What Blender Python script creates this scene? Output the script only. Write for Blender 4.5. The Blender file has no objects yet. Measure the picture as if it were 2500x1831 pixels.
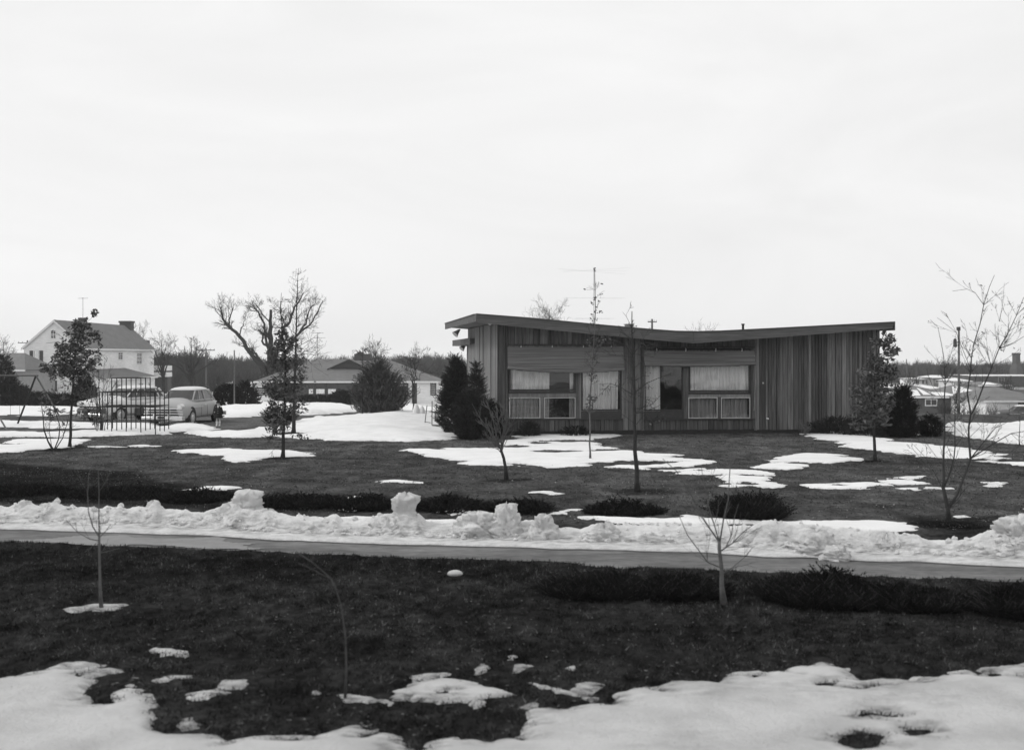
import bpy, math, random
import numpy as np
from mathutils import Vector, Matrix
R = math.radians
SC = bpy.context.scene
COL = SC.collection

# ------------------------------------------------------------------ camera, sky, sun, exposure
CAMH = 3.05
cam_data = bpy.data.cameras.new("camera")
cam = bpy.data.objects.new("camera", cam_data)
COL.objects.link(cam)
cam.location = (0, 0, CAMH)
cam.rotation_euler = (R(90), 0, 0)
cam_data.sensor_width = 36.0
cam_data.lens = 43.2
cam_data.shift_y = -45.5 / 2500
cam_data.clip_end = 9000
cam_data.dof.use_dof = True
cam_data.dof.focus_distance = 44
cam_data.dof.aperture_fstop = 1.7
SC.camera = cam

SUN_AZ, SUN_EL = R(-84), R(44)      # azimuth measured from +Y towards +X
w = bpy.data.worlds.new("World"); SC.world = w; w.use_nodes = True
nt = w.node_tree; nt.nodes.clear()
out = nt.nodes.new("ShaderNodeOutputWorld"); bg = nt.nodes.new("ShaderNodeBackground")
sky = nt.nodes.new("ShaderNodeTexSky"); sky.sky_type = 'NISHITA'; sky.sun_disc = False
sky.sun_elevation = SUN_EL; sky.sun_rotation = SUN_AZ
sky.dust_density = 4.0
bw = nt.nodes.new("ShaderNodeRGBToBW"); nt.links.new(sky.outputs[0], bw.inputs[0])
tc = nt.nodes.new("ShaderNodeTexCoord")
mp = nt.nodes.new("ShaderNodeMapping"); mp.inputs['Scale'].default_value = (1.0, 1.0, 3.2)
nt.links.new(tc.outputs['Generated'], mp.inputs[0])
nz = nt.nodes.new("ShaderNodeTexNoise"); nz.inputs['Scale'].default_value = 2.6
nz.inputs['Detail'].default_value = 7; nz.inputs['Roughness'].default_value = 0.56; nz.inputs['Distortion'].default_value = 0.7
nt.links.new(mp.outputs[0], nz.inputs['Vector'])
mr = nt.nodes.new("ShaderNodeMapRange"); mr.inputs[1].default_value = 0.3; mr.inputs[2].default_value = 0.68
mr.inputs[3].default_value = 9.0; mr.inputs[4].default_value = 10.0
nt.links.new(nz.outputs[0], mr.inputs[0])
mx = nt.nodes.new("ShaderNodeMix"); mx.data_type = 'FLOAT'; mx.inputs[0].default_value = 0.07
nt.links.new(mr.outputs[0], mx.inputs[2]); nt.links.new(bw.outputs[0], mx.inputs[3])
nt.links.new(mx.outputs[0], bg.inputs['Color']); bg.inputs['Strength'].default_value = 0.1
nt.links.new(bg.outputs[0], out.inputs[0])

sd = bpy.data.lights.new("sun", 'SUN'); sd.energy = 1.25; sd.angle = R(14); sd.color = (1, 0.995, 0.985)
sun = bpy.data.objects.new("sun", sd); COL.objects.link(sun)
sdir = Vector((math.sin(SUN_AZ) * math.cos(SUN_EL), math.cos(SUN_AZ) * math.cos(SUN_EL), math.sin(SUN_EL)))
sun.rotation_euler = sdir.to_track_quat('Z', 'Y').to_euler()
sun.location = (0, 0, 40)
SC.view_settings.view_transform = 'Standard'; SC.view_settings.look = 'None'
SC.view_settings.exposure = 0.0; SC.view_settings.gamma = 1.0
SC.cycles.max_bounces = 6; SC.cycles.transparent_max_bounces = 12; SC.cycles.volume_bounces = 1

# ------------------------------------------------------------------ numeric helpers
F = 3000.0; HX = 1250.0; HY = 870.0
def smooth(a, b, x):
    t = np.clip((np.asarray(x, float) - a) / (b - a), 0, 1)
    return t * t * (3 - 2 * t)
def _h(ix, iy, s):
    n = (ix.astype(np.int64) * 374761393 + iy.astype(np.int64) * 668265263 + s * 1442695041) & 0xffffffff
    n = ((n ^ (n >> 13)) * 1274126177) & 0xffffffff
    n = n ^ (n >> 16)
    return (n & 0xffff) / 65535.0
def vnoise(x, y, s=0):
    x = np.asarray(x, float); y = np.asarray(y, float)
    ix = np.floor(x); iy = np.floor(y); fx = x - ix; fy = y - iy
    fx = fx * fx * (3 - 2 * fx); fy = fy * fy * (3 - 2 * fy)
    a = _h(ix, iy, s); b = _h(ix + 1, iy, s); c = _h(ix, iy + 1, s); d = _h(ix + 1, iy + 1, s)
    return (a + (b - a) * fx) * (1 - fy) + (c + (d - c) * fx) * fy
def fbm(x, y, s=0, o=4):
    v = 0; a = 0.5; t = 0
    for k in range(o):
        v = v + a * vnoise(np.asarray(x) * 2 ** k + 17.3 * k, np.asarray(y) * 2 ** k - 9.1 * k, s + k); t += a; a *= 0.5
    return v / t - 0.5                                 # about -0.5 .. 0.5

def ground0(x, y):
    x = np.asarray(x, float); y = np.asarray(y, float)
    z = -2.0 * smooth(56, 138, y) - 1.5 * smooth(150, 260, y) - 2.5 * smooth(260, 450, y)
    z = z - 0.016 * np.clip(y - 450, 0, None)
    z = z - 1.6 * smooth(14, 38, x) * smooth(54, 122, y) * (1 - smooth(160, 260, y))
    return z
def gz(x, y): return float(ground0(x, y))
def G(px, py):                                          # where the line of sight through a picture point meets the ground
    kx = (px - HX) / F; kz = (py - HY) / F
    lo, hi = 3.0, 900.0
    for _ in range(50):
        m = 0.5 * (lo + hi)
        if CAMH - kz * m > gz(kx * m, m): lo = m
        else: hi = m
    return (kx * lo, lo)
def at(px, py, D): return Vector(((px - HX) / F * D, D, CAMH - (py - HY) / F * D))

# ------------------------------------------------------------------ materials
MATS = {}
def mat(name, v, rough=0.9, amp=0.25, scale=6.0, bump=0.0, stretch=(1, 1, 1), per_object=0.0, spec=0.25, metal=0.0,
        scale2=None, amp2=0.0, bscale=None, attr=None, detail=6):
    if name in MATS: return MATS[name]
    m = bpy.data.materials.new(name); m.use_nodes = True
    t = m.node_tree; N = t.nodes; L = t.links
    p = N['Principled BSDF']
    p.inputs['Roughness'].default_value = rough; p.inputs['Metallic'].default_value = metal
    p.inputs['Specular IOR Level'].default_value = spec
    c = N.new('ShaderNodeTexCoord'); mpn = N.new('ShaderNodeMapping'); mpn.inputs['Scale'].default_value = stretch
    L.new(c.outputs['Object'], mpn.inputs[0])
    if per_object:
        oi = N.new('ShaderNodeObjectInfo')
        ad = N.new('ShaderNodeVectorMath'); ad.operation = 'MULTIPLY_ADD'
        cb = N.new('ShaderNodeCombineXYZ')
        for k in range(3): L.new(oi.outputs['Random'], cb.inputs[k])
        ad.inputs[1].default_value = (37, 53, 29)
        L.new(cb.outputs[0], ad.inputs[0]); L.new(mpn.outputs[0], ad.inputs[2]); vec = ad.outputs[0]
    else: vec = mpn.outputs[0]
    n1 = N.new('ShaderNodeTexNoise'); n1.inputs['Scale'].default_value = scale; n1.inputs['Detail'].default_value = detail
    n1.inputs['Roughness'].default_value = 0.65
    L.new(vec, n1.inputs['Vector'])
    r = N.new('ShaderNodeMapRange'); r.inputs[1].default_value = 0.28; r.inputs[2].default_value = 0.72
    r.inputs[3].default_value = 1 - amp; r.inputs[4].default_value = 1 + amp
    L.new(n1.outputs[0], r.inputs[0]); cur = r.outputs[0]
    def mul(a, b):
        q = N.new('ShaderNodeMath'); q.operation = 'MULTIPLY'
        L.new(a, q.inputs[0])
        if isinstance(b, float): q.inputs[1].default_value = b
        else: L.new(b, q.inputs[1])
        return q.outputs[0]
    if scale2:
        n2 = N.new('ShaderNodeTexNoise'); n2.inputs['Scale'].default_value = scale2; n2.inputs['Detail'].default_value = 4
        L.new(vec, n2.inputs['Vector'])
        r2 = N.new('ShaderNodeMapRange'); r2.inputs[1].default_value = 0.3; r2.inputs[2].default_value = 0.7
        r2.inputs[3].default_value = 1 - amp2; r2.inputs[4].default_value = 1 + amp2
        L.new(n2.outputs[0], r2.inputs[0]); cur = mul(cur, r2.outputs[0])
    if per_object:
        r3 = N.new('ShaderNodeMapRange'); r3.inputs[3].default_value = 1 - per_object; r3.inputs[4].default_value = 1 + per_object
        L.new(oi.outputs['Random'], r3.inputs[0]); cur = mul(cur, r3.outputs[0])
    if attr:
        an = N.new('ShaderNodeAttribute'); an.attribute_name = attr; cur = mul(cur, an.outputs['Fac'])
    cur = mul(cur, float(v))
    L.new(cur, p.inputs['Base Color'])
    if bump:
        b = N.new('ShaderNodeBump'); b.inputs['Strength'].default_value = 1.0; b.inputs['Distance'].default_value = bump
        nb = N.new('ShaderNodeTexNoise'); nb.inputs['Scale'].default_value = bscale or scale * 2; nb.inputs['Detail'].default_value = 6
        L.new(vec, nb.inputs['Vector']); L.new(nb.outputs[0], b.inputs['Height']); L.new(b.outputs[0], p.inputs['Normal'])
    MATS[name] = m
    return m
def glass_mat(name, tint=0.8, refl=0.10):
    m = bpy.data.materials.new(name); m.use_nodes = True; t = m.node_tree; N = t.nodes; L = t.links
    N.clear(); o = N.new('ShaderNodeOutputMaterial'); mixn = N.new('ShaderNodeMixShader')
    tr = N.new('ShaderNodeBsdfTransparent'); gl = N.new('ShaderNodeBsdfGlossy'); gl.inputs['Roughness'].default_value = 0.015
    lw = N.new('ShaderNodeLayerWeight'); lw.inputs['Blend'].default_value = 0.25
    ad = N.new('ShaderNodeMath'); ad.operation = 'ADD'; ad.inputs[1].default_value = refl; ad.use_clamp = True
    ns = N.new('ShaderNodeTexNoise'); ns.inputs['Scale'].default_value = 1.3
    bp = N.new('ShaderNodeBump'); bp.inputs['Distance'].default_value = 0.01; L.new(ns.outputs[0], bp.inputs['Height']); L.new(bp.outputs[0], gl.inputs['Normal'])
    tr.inputs['Color'].default_value = (tint, tint, tint, 1)
    ml = N.new('ShaderNodeMath'); ml.operation = 'MULTIPLY'; ml.inputs[1].default_value = 0.35
    L.new(lw.outputs['Fresnel'], ml.inputs[0]); L.new(ml.outputs[0], ad.inputs[0]); L.new(ad.outputs[0], mixn.inputs[0])
    L.new(tr.outputs[0], mixn.inputs[1]); L.new(gl.outputs[0], mixn.inputs[2]); L.new(mixn.outputs[0], o.inputs[0])
    MATS[name] = m
    return m

def snow_mat(name, v, dirt_shade=0.0, dscale=1.2, bump=0.02, zlo=None, near=None):
    m = bpy.data.materials.new(name); m.use_nodes = True; t = m.node_tree; N = t.nodes; L = t.links
    p = N['Principled BSDF']; p.inputs['Roughness'].default_value = 0.75; p.inputs['Specular IOR Level'].default_value = 0.2
    c = N.new('ShaderNodeTexCoord')
    n1 = N.new('ShaderNodeTexNoise'); n1.inputs['Scale'].default_value = dscale; n1.inputs['Detail'].default_value = 7; n1.inputs['Roughness'].default_value = 0.62
    L.new(c.outputs['Object'], n1.inputs['Vector'])
    r = N.new('ShaderNodeMapRange'); r.inputs[1].default_value = 0.42; r.inputs[2].default_value = 0.72
    r.inputs[3].default_value = v; r.inputs[4].default_value = v * (1 - dirt_shade); L.new(n1.outputs[0], r.inputs[0])
    cur = r.outputs[0]
    an = N.new('ShaderNodeAttribute'); an.attribute_name = 'dirt_shade'
    n3 = N.new('ShaderNodeTexNoise'); n3.inputs['Scale'].default_value = 9; n3.inputs['Detail'].default_value = 6; n3.inputs['Roughness'].default_value = 0.7
    mpn = N.new('ShaderNodeMapping'); mpn.inputs['Scale'].default_value = (0.45, 1, 1.4); L.new(c.outputs['Object'], mpn.inputs[0]); L.new(mpn.outputs[0], n3.inputs['Vector'])
    r3 = N.new('ShaderNodeMapRange'); r3.inputs[1].default_value = 0.38; r3.inputs[2].default_value = 0.66; L.new(n3.outputs[0], r3.inputs[0])
    q = N.new('ShaderNodeMath'); q.operation = 'MULTIPLY'; L.new(an.outputs['Fac'], q.inputs[0]); L.new(r3.outputs[0], q.inputs[1])
    s1 = N.new('ShaderNodeMath'); s1.operation = 'SUBTRACT'; s1.inputs[0].default_value = 1.0; L.new(q.outputs[0], s1.inputs[1]); s1.use_clamp = True
    q2 = N.new('ShaderNodeMath'); q2.operation = 'MULTIPLY'; L.new(cur, q2.inputs[0]); L.new(s1.outputs[0], q2.inputs[1])
    L.new(q2.outputs[0], p.inputs['Base Color'])
    b = N.new('ShaderNodeBump'); b.inputs['Distance'].default_value = bump
    n2 = N.new('ShaderNodeTexNoise'); n2.inputs['Scale'].default_value = 14; n2.inputs['Detail'].default_value = 8; n2.inputs['Roughness'].default_value = 0.7
    L.new(c.outputs['Object'], n2.inputs['Vector']); L.new(n2.outputs[0], b.inputs['Height']); L.new(b.outputs[0], p.inputs['Normal'])
    MATS[name] = m
    return m

M_ground = mat('turf_soil', 0.92, 1.0, 0.62, 9, 0.05, scale2=1.3, amp2=0.30, attr='alb', bscale=26, detail=10, spec=0.0)
M_grass = mat('grass_blades', 0.08, 1.0, 0.5, 3, attr='alb2', spec=0.0)
M_road = mat('worn_asphalt', 0.12, 0.85, 0.5, 1.6, 0.006, stretch=(0.35, 1, 1), bscale=60, scale2=14, amp2=0.28)
M_ice = mat('thin_grey_ice', 0.19, 0.6, 0.2, 3, 0.003)
M_snow = snow_mat('old_snow', 0.78, 0.12)
M_snow_near = snow_mat('near_snow', 0.64, 0.26, 1.3, 0.06)  # darker near snow; grey noise paints shade in its hollows
M_bank = snow_mat('ploughed_snow', 0.76, 0.14, 1.6, 0.06)
M_bark = mat('bark', 0.045, 0.95, 0.35, 9, 0.01, spec=0.1)
M_bark_light = mat('pale_bark', 0.12, 0.9, 0.35, 12, 0.004, spec=0.1)
M_twig = mat('twig_bark', 0.055, 0.95, 0.3, 4, spec=0.1)
M_leaf = mat('dry_oak_leaf', 0.105, 0.8, 0.55, 1.8, spec=0.2)
M_leaf_pale = mat('pale_dry_leaf', 0.16, 0.8, 0.5, 1.8, spec=0.2)
M_ever = mat('evergreen_needles', 0.036, 0.9, 0.7, 3.5, spec=0.08)
M_ever_dark = mat('yew_needles', 0.013, 0.9, 0.6, 3.5, spec=0.05)
M_pine = mat('pine_needles', 0.095, 0.8, 0.6, 2.2, spec=0.2)
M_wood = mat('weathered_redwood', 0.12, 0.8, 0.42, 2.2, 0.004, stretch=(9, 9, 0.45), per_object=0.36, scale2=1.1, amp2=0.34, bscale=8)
M_wood_dark = mat('dark_and_shaded_redwood', 0.075, 0.8, 0.4, 2.2, 0.004, stretch=(9, 9, 0.45), per_object=0.25, scale2=1.1, amp2=0.2)
M_wood_pale = mat('pale_and_lit_redwood', 0.175, 0.8, 0.3, 2.2, 0.004, stretch=(9, 9, 0.45), per_object=0.22, scale2=1.1, amp2=0.15)
M_fascia = mat('fascia_wood', 0.105, 0.8, 0.38, 3, 0.004, stretch=(0.4, 2, 7), scale2=0.9, amp2=0.2)
M_frame = mat('dark_window_frame', 0.045, 0.6, 0.2, 5)
M_white = mat('white_paint', 0.74, 0.6, 0.05, 3)
M_alum = mat('screen_frame_metal', 0.5, 0.45, 0.08, 6, metal=0.3)
M_curtain = mat('white_curtain', 0.84, 0.9, 0.22, 2, stretch=(7, 7, 0.5))  # vertical streaks paint fold shade into the white cloth
M_screen = mat('screened_curtain', 0.34, 0.9, 0.3, 2, stretch=(8, 8, 0.6))
M_dark = mat('dark_interior', 0.03, 0.9, 0.2, 2)
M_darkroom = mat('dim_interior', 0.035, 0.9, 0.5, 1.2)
M_blind = mat('bamboo_blind', 0.17, 0.7, 0.62, 1.3, 0.003, stretch=(0.25, 0.25, 24), scale2=7, amp2=0.14)
M_found = mat('foundation', 0.03, 0.9, 0.3, 4)
M_roofing = mat('tar_roof', 0.08, 0.9, 0.2, 3)
M_shingle = mat('asphalt_shingle', 0.17, 0.9, 0.14, 3, stretch=(1, 1, 3), scale2=0.6, amp2=0.08)
M_shingle_pale = mat('pale_shingle', 0.16, 0.9, 0.16, 2.5, stretch=(1, 1, 4), scale2=0.5, amp2=0.1)
M_siding = mat('white_shingle_siding', 0.80, 0.7, 0.16, 2.2, stretch=(0.6, 0.6, 3.5))
M_brick = mat('dark_brick', 0.09, 0.9, 0.3, 14)
M_greywall = mat('grey_siding', 0.28, 0.8, 0.12, 3)
M_darkwall = mat('dark_siding', 0.085, 0.8, 0.15, 3)
M_shutter = mat('dark_shutter', 0.07, 0.7, 0.1, 4)
M_black = mat('black_iron', 0.02, 0.6, 0.2, 8)
M_pipe = mat('galvanised_pipe', 0.10, 0.5, 0.2, 8, metal=0.2)
M_rubber = mat('tyre_rubber', 0.018, 0.8, 0.2, 8)
M_chrome = mat('dull_chrome', 0.62, 0.3, 0.08, 5, metal=0.75)
M_car = mat('car_paint_grey', 0.34, 0.38, 0.03, 4, spec=0.5)
M_car_roof = mat('car_roof_pale', 0.62, 0.6, 0.04, 4, spec=0.4)  # roof tone, paler than the grey body
M_car_light = mat('car_paint_cream', 0.60, 0.4, 0.03, 4, spec=0.5)
M_car_dark = mat('car_paint_dark', 0.07, 0.4, 0.05, 4, spec=0.5)
M_carglass = mat('car_glass', 0.02, 0.12, 0.3, 1.5, spec=0.6)
M_coat = mat('dark_wool', 0.014, 0.95, 0.2, 9)
M_skin = mat('skin', 0.42, 0.6, 0.05, 5)
M_sock = mat('white_sock', 0.65, 0.9, 0.05, 5)
M_pole = mat('weathered_pole', 0.11, 0.9, 0.2, 6)
M_steel = mat('antenna_metal', 0.12, 0.5, 0.1, 4, metal=0.3)
M_window = glass_mat('window_glass', 0.93, 0.04)
M_farglass = mat('far_window_glass', 0.05, 0.2, 0.4, 0.8, spec=0.5)
M_soil = mat('turned_soil', 0.02, 1.0, 0.4, 6, 0.03, spec=0.05)

# ------------------------------------------------------------------ object helpers
def tag(o, label=None, cat=None, group=None, kind=None):
    if label: o['label'] = label
    if cat: o['category'] = cat
    if group: o['group'] = group
    if kind: o['kind'] = kind
    return o
def link(name, me, parent=None, loc=None, rz=0.0):
    o = bpy.data.objects.new(name, me); COL.objects.link(o)
    if parent is not None: o.parent = parent
    if loc is not None: o.location = loc
    if rz: o.rotation_euler = (0, 0, rz)
    return o
def empty(name, loc, rz=0.0, label=None, cat=None, group=None):
    o = link(name, None, None, loc, rz); o.empty_display_size = 0.3
    return tag(o, label, cat, group)
class MB:
    def __init__(s): s.v = []; s.f = []; s.off = Vector((0, 0, 0))
    def add(s, vs, fs):
        n = len(s.v); s.v.extend([tuple(p) for p in vs]); s.f.extend([tuple(i + n for i in f) for f in fs])
    def box(s, x0, x1, y0, y1, z0, z1):
        if x0 > x1: x0, x1 = x1, x0
        if y0 > y1: y0, y1 = y1, y0
        if z0 > z1: z0, z1 = z1, z0
        s.add([(x0,y0,z0),(x1,y0,z0),(x1,y1,z0),(x0,y1,z0),(x0,y0,z1),(x1,y0,z1),(x1,y1,z1),(x0,y1,z1)],
              [(0,3,2,1),(4,5,6,7),(0,1,5,4),(1,2,6,5),(2,3,7,6),(3,0,4,7)])
        return s
    def prism(s, poly, y0, y1):                         # poly in (x,z), extruded along y
        n = len(poly)
        vs = [(x, y0, z) for x, z in poly] + [(x, y1, z) for x, z in poly]
        fs = [tuple(range(n)), tuple(range(2 * n - 1, n - 1, -1))]
        fs += [(i, i + n, (i + 1) % n + n, (i + 1) % n) for i in range(n)]
        s.add(vs, fs); return s
    def tube(s, pts, rad, n=5, cap=True):
        pts = [Vector(p) for p in pts]
        if not hasattr(rad, '__len__'): rad = [rad] * len(pts)
        vs = []; fs = []; up = Vector((0.13, 0.21, 1)).normalized()
        for i, p in enumerate(pts):
            d = (pts[min(i + 1, len(pts) - 1)] - pts[max(i - 1, 0)])
            if d.length < 1e-9: d = Vector((0, 0, 1))
            d.normalize()
            a = d.cross(up)
            if a.length < 0.05: a = d.cross(Vector((1, 0, 0)))
            a.normalize(); b = d.cross(a)
            for k in range(n):
                t = 2 * math.pi * k / n
                vs.append(p + (a * math.cos(t) + b * math.sin(t)) * rad[i])
        for i in range(len(pts) - 1):
            for k in range(n):
                fs.append((i*n+k, i*n+(k+1)%n, (i+1)*n+(k+1)%n, (i+1)*n+k))
        if cap and n > 2:
            fs.append(tuple(range(n-1, -1, -1))); fs.append(tuple((len(pts)-1)*n+k for k in range(n)))
        s.add(vs, fs); return s
    def cyl(s, p, axis, r, h, n=16, r2=None):
        p = Vector(p); a = Vector(axis).normalized()
        return s.tube([p, p + a * h], [r, r if r2 is None else r2], n)
    def ball(s, c, r, nu=10, nv=7, sc=(1, 1, 1)):
        vs = []; fs = []
        for j in range(nv + 1):
            ph = math.pi * j / nv
            for i in range(nu):
                t = 2 * math.pi * i / nu
                vs.append((c[0] + r*sc[0]*math.sin(ph)*math.cos(t), c[1] + r*sc[1]*math.sin(ph)*math.sin(t), c[2] + r*sc[2]*math.cos(ph)))
        for j in range(nv):
            for i in range(nu):
                fs.append((j*nu+i, (j+1)*nu+i, (j+1)*nu+(i+1)%nu, j*nu+(i+1)%nu))
        s.add(vs, fs); return s
    def build(s, name, m, parent=None, loc=None, rz=0.0, smooth=False):
        me = bpy.data.meshes.new(name)
        me.from_pydata(s.v, [], s.f); me.materials.append(m)
        if smooth: me.shade_smooth()
        return link(name, me, parent, loc, rz)
def np_mesh(name, V, faces, m, parent=None, smooth=False, attrs=None, loc=None):
    V = np.asarray(V, np.float32); faces = np.asarray(faces, np.int32)
    me = bpy.data.meshes.new(name); k = faces.shape[1]
    me.vertices.add(len(V)); me.vertices.foreach_set('co', V.ravel())
    me.loops.add(faces.size); me.loops.foreach_set('vertex_index', faces.ravel())
    me.polygons.add(len(faces)); me.polygons.foreach_set('loop_start', np.arange(0, faces.size, k, dtype=np.int32))
    me.update(calc_edges=True); me.materials.append(m)
    for an, arr in (attrs or {}).items():
        a = me.attributes.new(an, 'FLOAT', 'POINT'); a.data.foreach_set('value', np.asarray(arr, np.float32))
    if smooth: me.shade_smooth()
    me.validate()
    return link(name, me, parent, loc)
def grid_faces(nx, ny, keep=None):
    i = np.arange(nx - 1)[None, :]; j = np.arange(ny - 1)[:, None]
    a = j * nx + i
    f = np.stack([a, a + 1, a + nx + 1, a + nx], -1)
    if keep is not None: f = f[keep]
    return f.reshape(-1, 4)

def poly_sdf(X, Y, P):                                  # >0 inside
    P = np.asarray(P, float); inside = np.zeros(X.shape, bool); d = np.full(X.shape, 1e9)
    n = len(P)
    for i in range(n):
        ax, ay = P[i]; bx, by = P[(i + 1) % n]
        ex, ey = bx - ax, by - ay
        t = np.clip(((X - ax) * ex + (Y - ay) * ey) / (ex*ex + ey*ey + 1e-12), 0, 1)
        d = np.minimum(d, np.hypot(X - ax - t*ex, Y - ay - t*ey))
        c = ((ay > Y) != (by > Y)) & (X < (bx - ax) * (Y - ay) / (by - ay + 1e-12) + ax)
        inside ^= c
    return np.where(inside, d, -d)
# ------------------------------------------------------------------ road line and ground sheet
NE = [(-300,1322),(0,1333),(400,1338),(800,1354),(1200,1373),(1600,1393),(2000,1410),(2500,1425),(2800,1436)]
ne = np.array([G(*p) for p in NE])
_c = np.polyfit(ne[:, 0], ne[:, 1], 3)
def road_near(x):
    x = np.asarray(x, float); xc = np.clip(x, -10, 9)
    return np.polyval(_c, xc) + (x - xc) * -0.2
def road_far(x): return road_near(x) + 4.1

SNOW = []       # (polygon in metres, holes, thickness, edge noise amplitude, near?)
def snow_px(poly, holes=(), th=0.07, amp=None, near=False, hump=0.0):
    P = [G(*p) for p in poly]
    D = np.mean([p[1] for p in P])
    H = []
    for (hx, hy, rx, ry) in holes:
        H.append([G(hx + rx*math.cos(a), hy + ry*math.sin(a)) for a in np.linspace(0, 2*math.pi, 9)[:-1]])
    SNOW.append((P, H, th, amp if amp is not None else (0.10 if near else 0.35), near, hump))
N_ = True
snow_px([(-160,1668),(0,1658),(50,1655),(111,1633),(138,1622),(194,1613),(244,1624),(294,1636),(271,1644),(205,1655),(213,1672),(222,1699),(224,1721),(255,1721),(271,1694),(310,1677),(355,1683),(343,1699),(382,1710),(388,1732),(410,1744),(393,1766),(382,1782),(421,1793),(488,1788),(515,1788),(521,1805),(554,1813),(615,1793),(720,1805),(776,1799),(831,1782),(881,1757),(942,1782),(981,1802),(970,1827),(955,1950),(-200,1990)],
        [(890,1790,20,13),(180,1629,18,3),(192,1714,18,3)], near=N_, th=0.09)
snow_px([(313,1656),(365,1660),(475,1643),(440,1667),(360,1674)], near=N_, th=0.05, amp=0.05)
snow_px([(476,1694),(548,1663),(609,1650),(627,1663),(598,1685),(548,1688),(510,1710),(487,1710)], near=N_, th=0.06)
snow_px([(412,1771),(465,1750),(500,1768),(476,1779),(438,1784)], near=N_, th=0.06, amp=0.05)
snow_px([(377,1583),(410,1586),(462,1595),(455,1602),(400,1597)], near=N_, th=0.05, amp=0.04)
snow_px([(931,1709),(981,1688),(1030,1669),(1086,1661),(1163,1670),(1240,1688),(1219,1710),(1185,1712),(1158,1729),(1130,1712),(1086,1710),(1036,1710),(975,1707),(942,1718)],
        [(1000,1697,16,6),(1085,1692,36,7)], near=N_, th=0.07)
snow_px([(992,1660),(1036,1644),(1097,1639),(1053,1656),(1008,1667)], near=N_, th=0.05, amp=0.04)
snow_px([(1163,1634),(1180,1619),(1196,1632),(1190,1640),(1170,1640)], near=N_, th=0.05, amp=0.04)
snow_px([(1240,1600),(1256,1597),(1258,1607),(1245,1610)], near=N_, th=0.05, amp=0.03)
snow_px([(1248,1629),(1270,1624),(1298,1626),(1296,1638),(1255,1640)], near=N_, th=0.08, amp=0.03)
snow_px([(1385,1629),(1398,1622),(1410,1625),(1400,1634)], near=N_, th=0.06, amp=0.03)
snow_px([(1286,1668),(1333,1672),(1372,1688),(1400,1692),(1360,1694),(1320,1682)], near=N_, th=0.05, amp=0.04)
snow_px([(1392,1668),(1430,1662),(1474,1668),(1476,1680),(1425,1690),(1400,1684)], near=N_, th=0.08, amp=0.04)
snow_px([(1430,1700),(1455,1700),(1448,1706)], near=N_, th=0.05, amp=0.03)
snow_px([(1270,1729),(1305,1717),(1300,1725),(1285,1732)], near=N_, th=0.05, amp=0.03)
snow_px([(1278,1741),(1361,1735),(1416,1721),(1494,1721),(1521,1694),(1560,1677),(1660,1669),(1749,1666),(1798,1644),(1837,1641),(1887,1644),(1937,1636),(2015,1627),(2075,1641),(2103,1663),(2159,1658),(2225,1663),(2303,1647),(2358,1638),(2391,1647),(2441,1619),(2497,1625),(2640,1615),(2720,1990),(1040,1990),(1069,1812),(1102,1808),(1191,1816),(1246,1795),(1283,1795),(1276,1765)],
        [(1616,1688,16,6),(2030,1673,22,4),(2122,1678,26,7),(2125,1752,58,5),(2105,1815,62,26),(2236,1791,42,8),(1845,1650,9,4),(2420,1640,26,5),(2490,1650,14,4),(1272,1800,9,3)], near=N_, th=0.10)
snow_px([(780,1693),(840,1689),(900,1690),(930,1700),(900,1718),(860,1712),(800,1702)], near=N_, th=0.018, amp=0.16)
snow_px([(170,1486),(232,1475),(305,1475),(292,1484),(232,1490)], near=N_, th=0.05, amp=0.06)
snow_px([(2285,1452),(2300,1447),(2325,1453),(2305,1457)], near=N_, th=0.05, amp=0.04)
# across the road
snow_px([(1069,1251),(1107,1241),(1139,1243),(1150,1250),(1103,1259)], th=0.06, amp=0.12)
snow_px([(835,1243),(850,1236),(880,1238),(878,1246),(850,1247)], th=0.05, amp=0.1)
snow_px([(848,1218),(862,1212),(880,1213),(882,1219),(860,1221)], th=0.1, amp=0.06)
snow_px([(828,1266),(870,1261),(932,1261),(1119,1271),(1130,1277),(900,1270)], th=0.05, amp=0.12)
snow_px([(1345,1253),(1378,1249),(1422,1259),(1614,1264),(1672,1254),(1736,1262),(1879,1273),(2079,1272),(2222,1276),(2256,1293),(2238,1301),(2150,1299),(1959,1285),(1839,1281),(1600,1279),(1478,1274)], th=0.09, amp=0.14)
snow_px([(1386,1244),(1400,1241),(1432,1243),(1426,1246)], th=0.05, amp=0.1)
snow_px([(455,1196),(500,1187),(575,1189),(560,1197),(500,1199)], th=0.08, amp=0.14)
snow_px([(914,1175),(960,1172),(1047,1178),(1030,1181),(940,1179)], th=0.05, amp=0.12)
snow_px([(1283,1203),(1336,1198),(1382,1206),(1340,1206)], th=0.05, amp=0.12)
snow_px([(975,1100),(1023,1096),(1087,1094),(1131,1094),(1215,1094),(1234,1082),(1244,1074),(1289,1062),(1378,1059),(1428,1056),(1457,1061),(1515,1063),(1457,1072),(1447,1082),(1510,1094),(1447,1101),(1562,1104),(1656,1112),(1620,1118),(1690,1121),(1785,1122),(1795,1129),(1725,1136),(1700,1143),(1825,1150),(1862,1156),(1765,1155),(1695,1163),(1666,1161),(1626,1156),(1552,1149),(1447,1142),(1497,1135),(1460,1130),(1428,1139),(1378,1142),(1279,1134),(1179,1136),(1130,1129),(1060,1112)],
        [(1313,1082,22,3),(1348,1102,60,3),(1395,1077,44,4),(1255,1091,34,4),(1580,1131,95,5),(1660,1143,60,2.5),(1730,1146,28,2)], amp=0.5)
snow_px([(1725,1161),(1785,1158),(1825,1161),(1854,1169),(1906,1184),(1874,1187),(1820,1178),(1800,1186),(1768,1180),(1755,1169)], amp=0.35)
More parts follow.
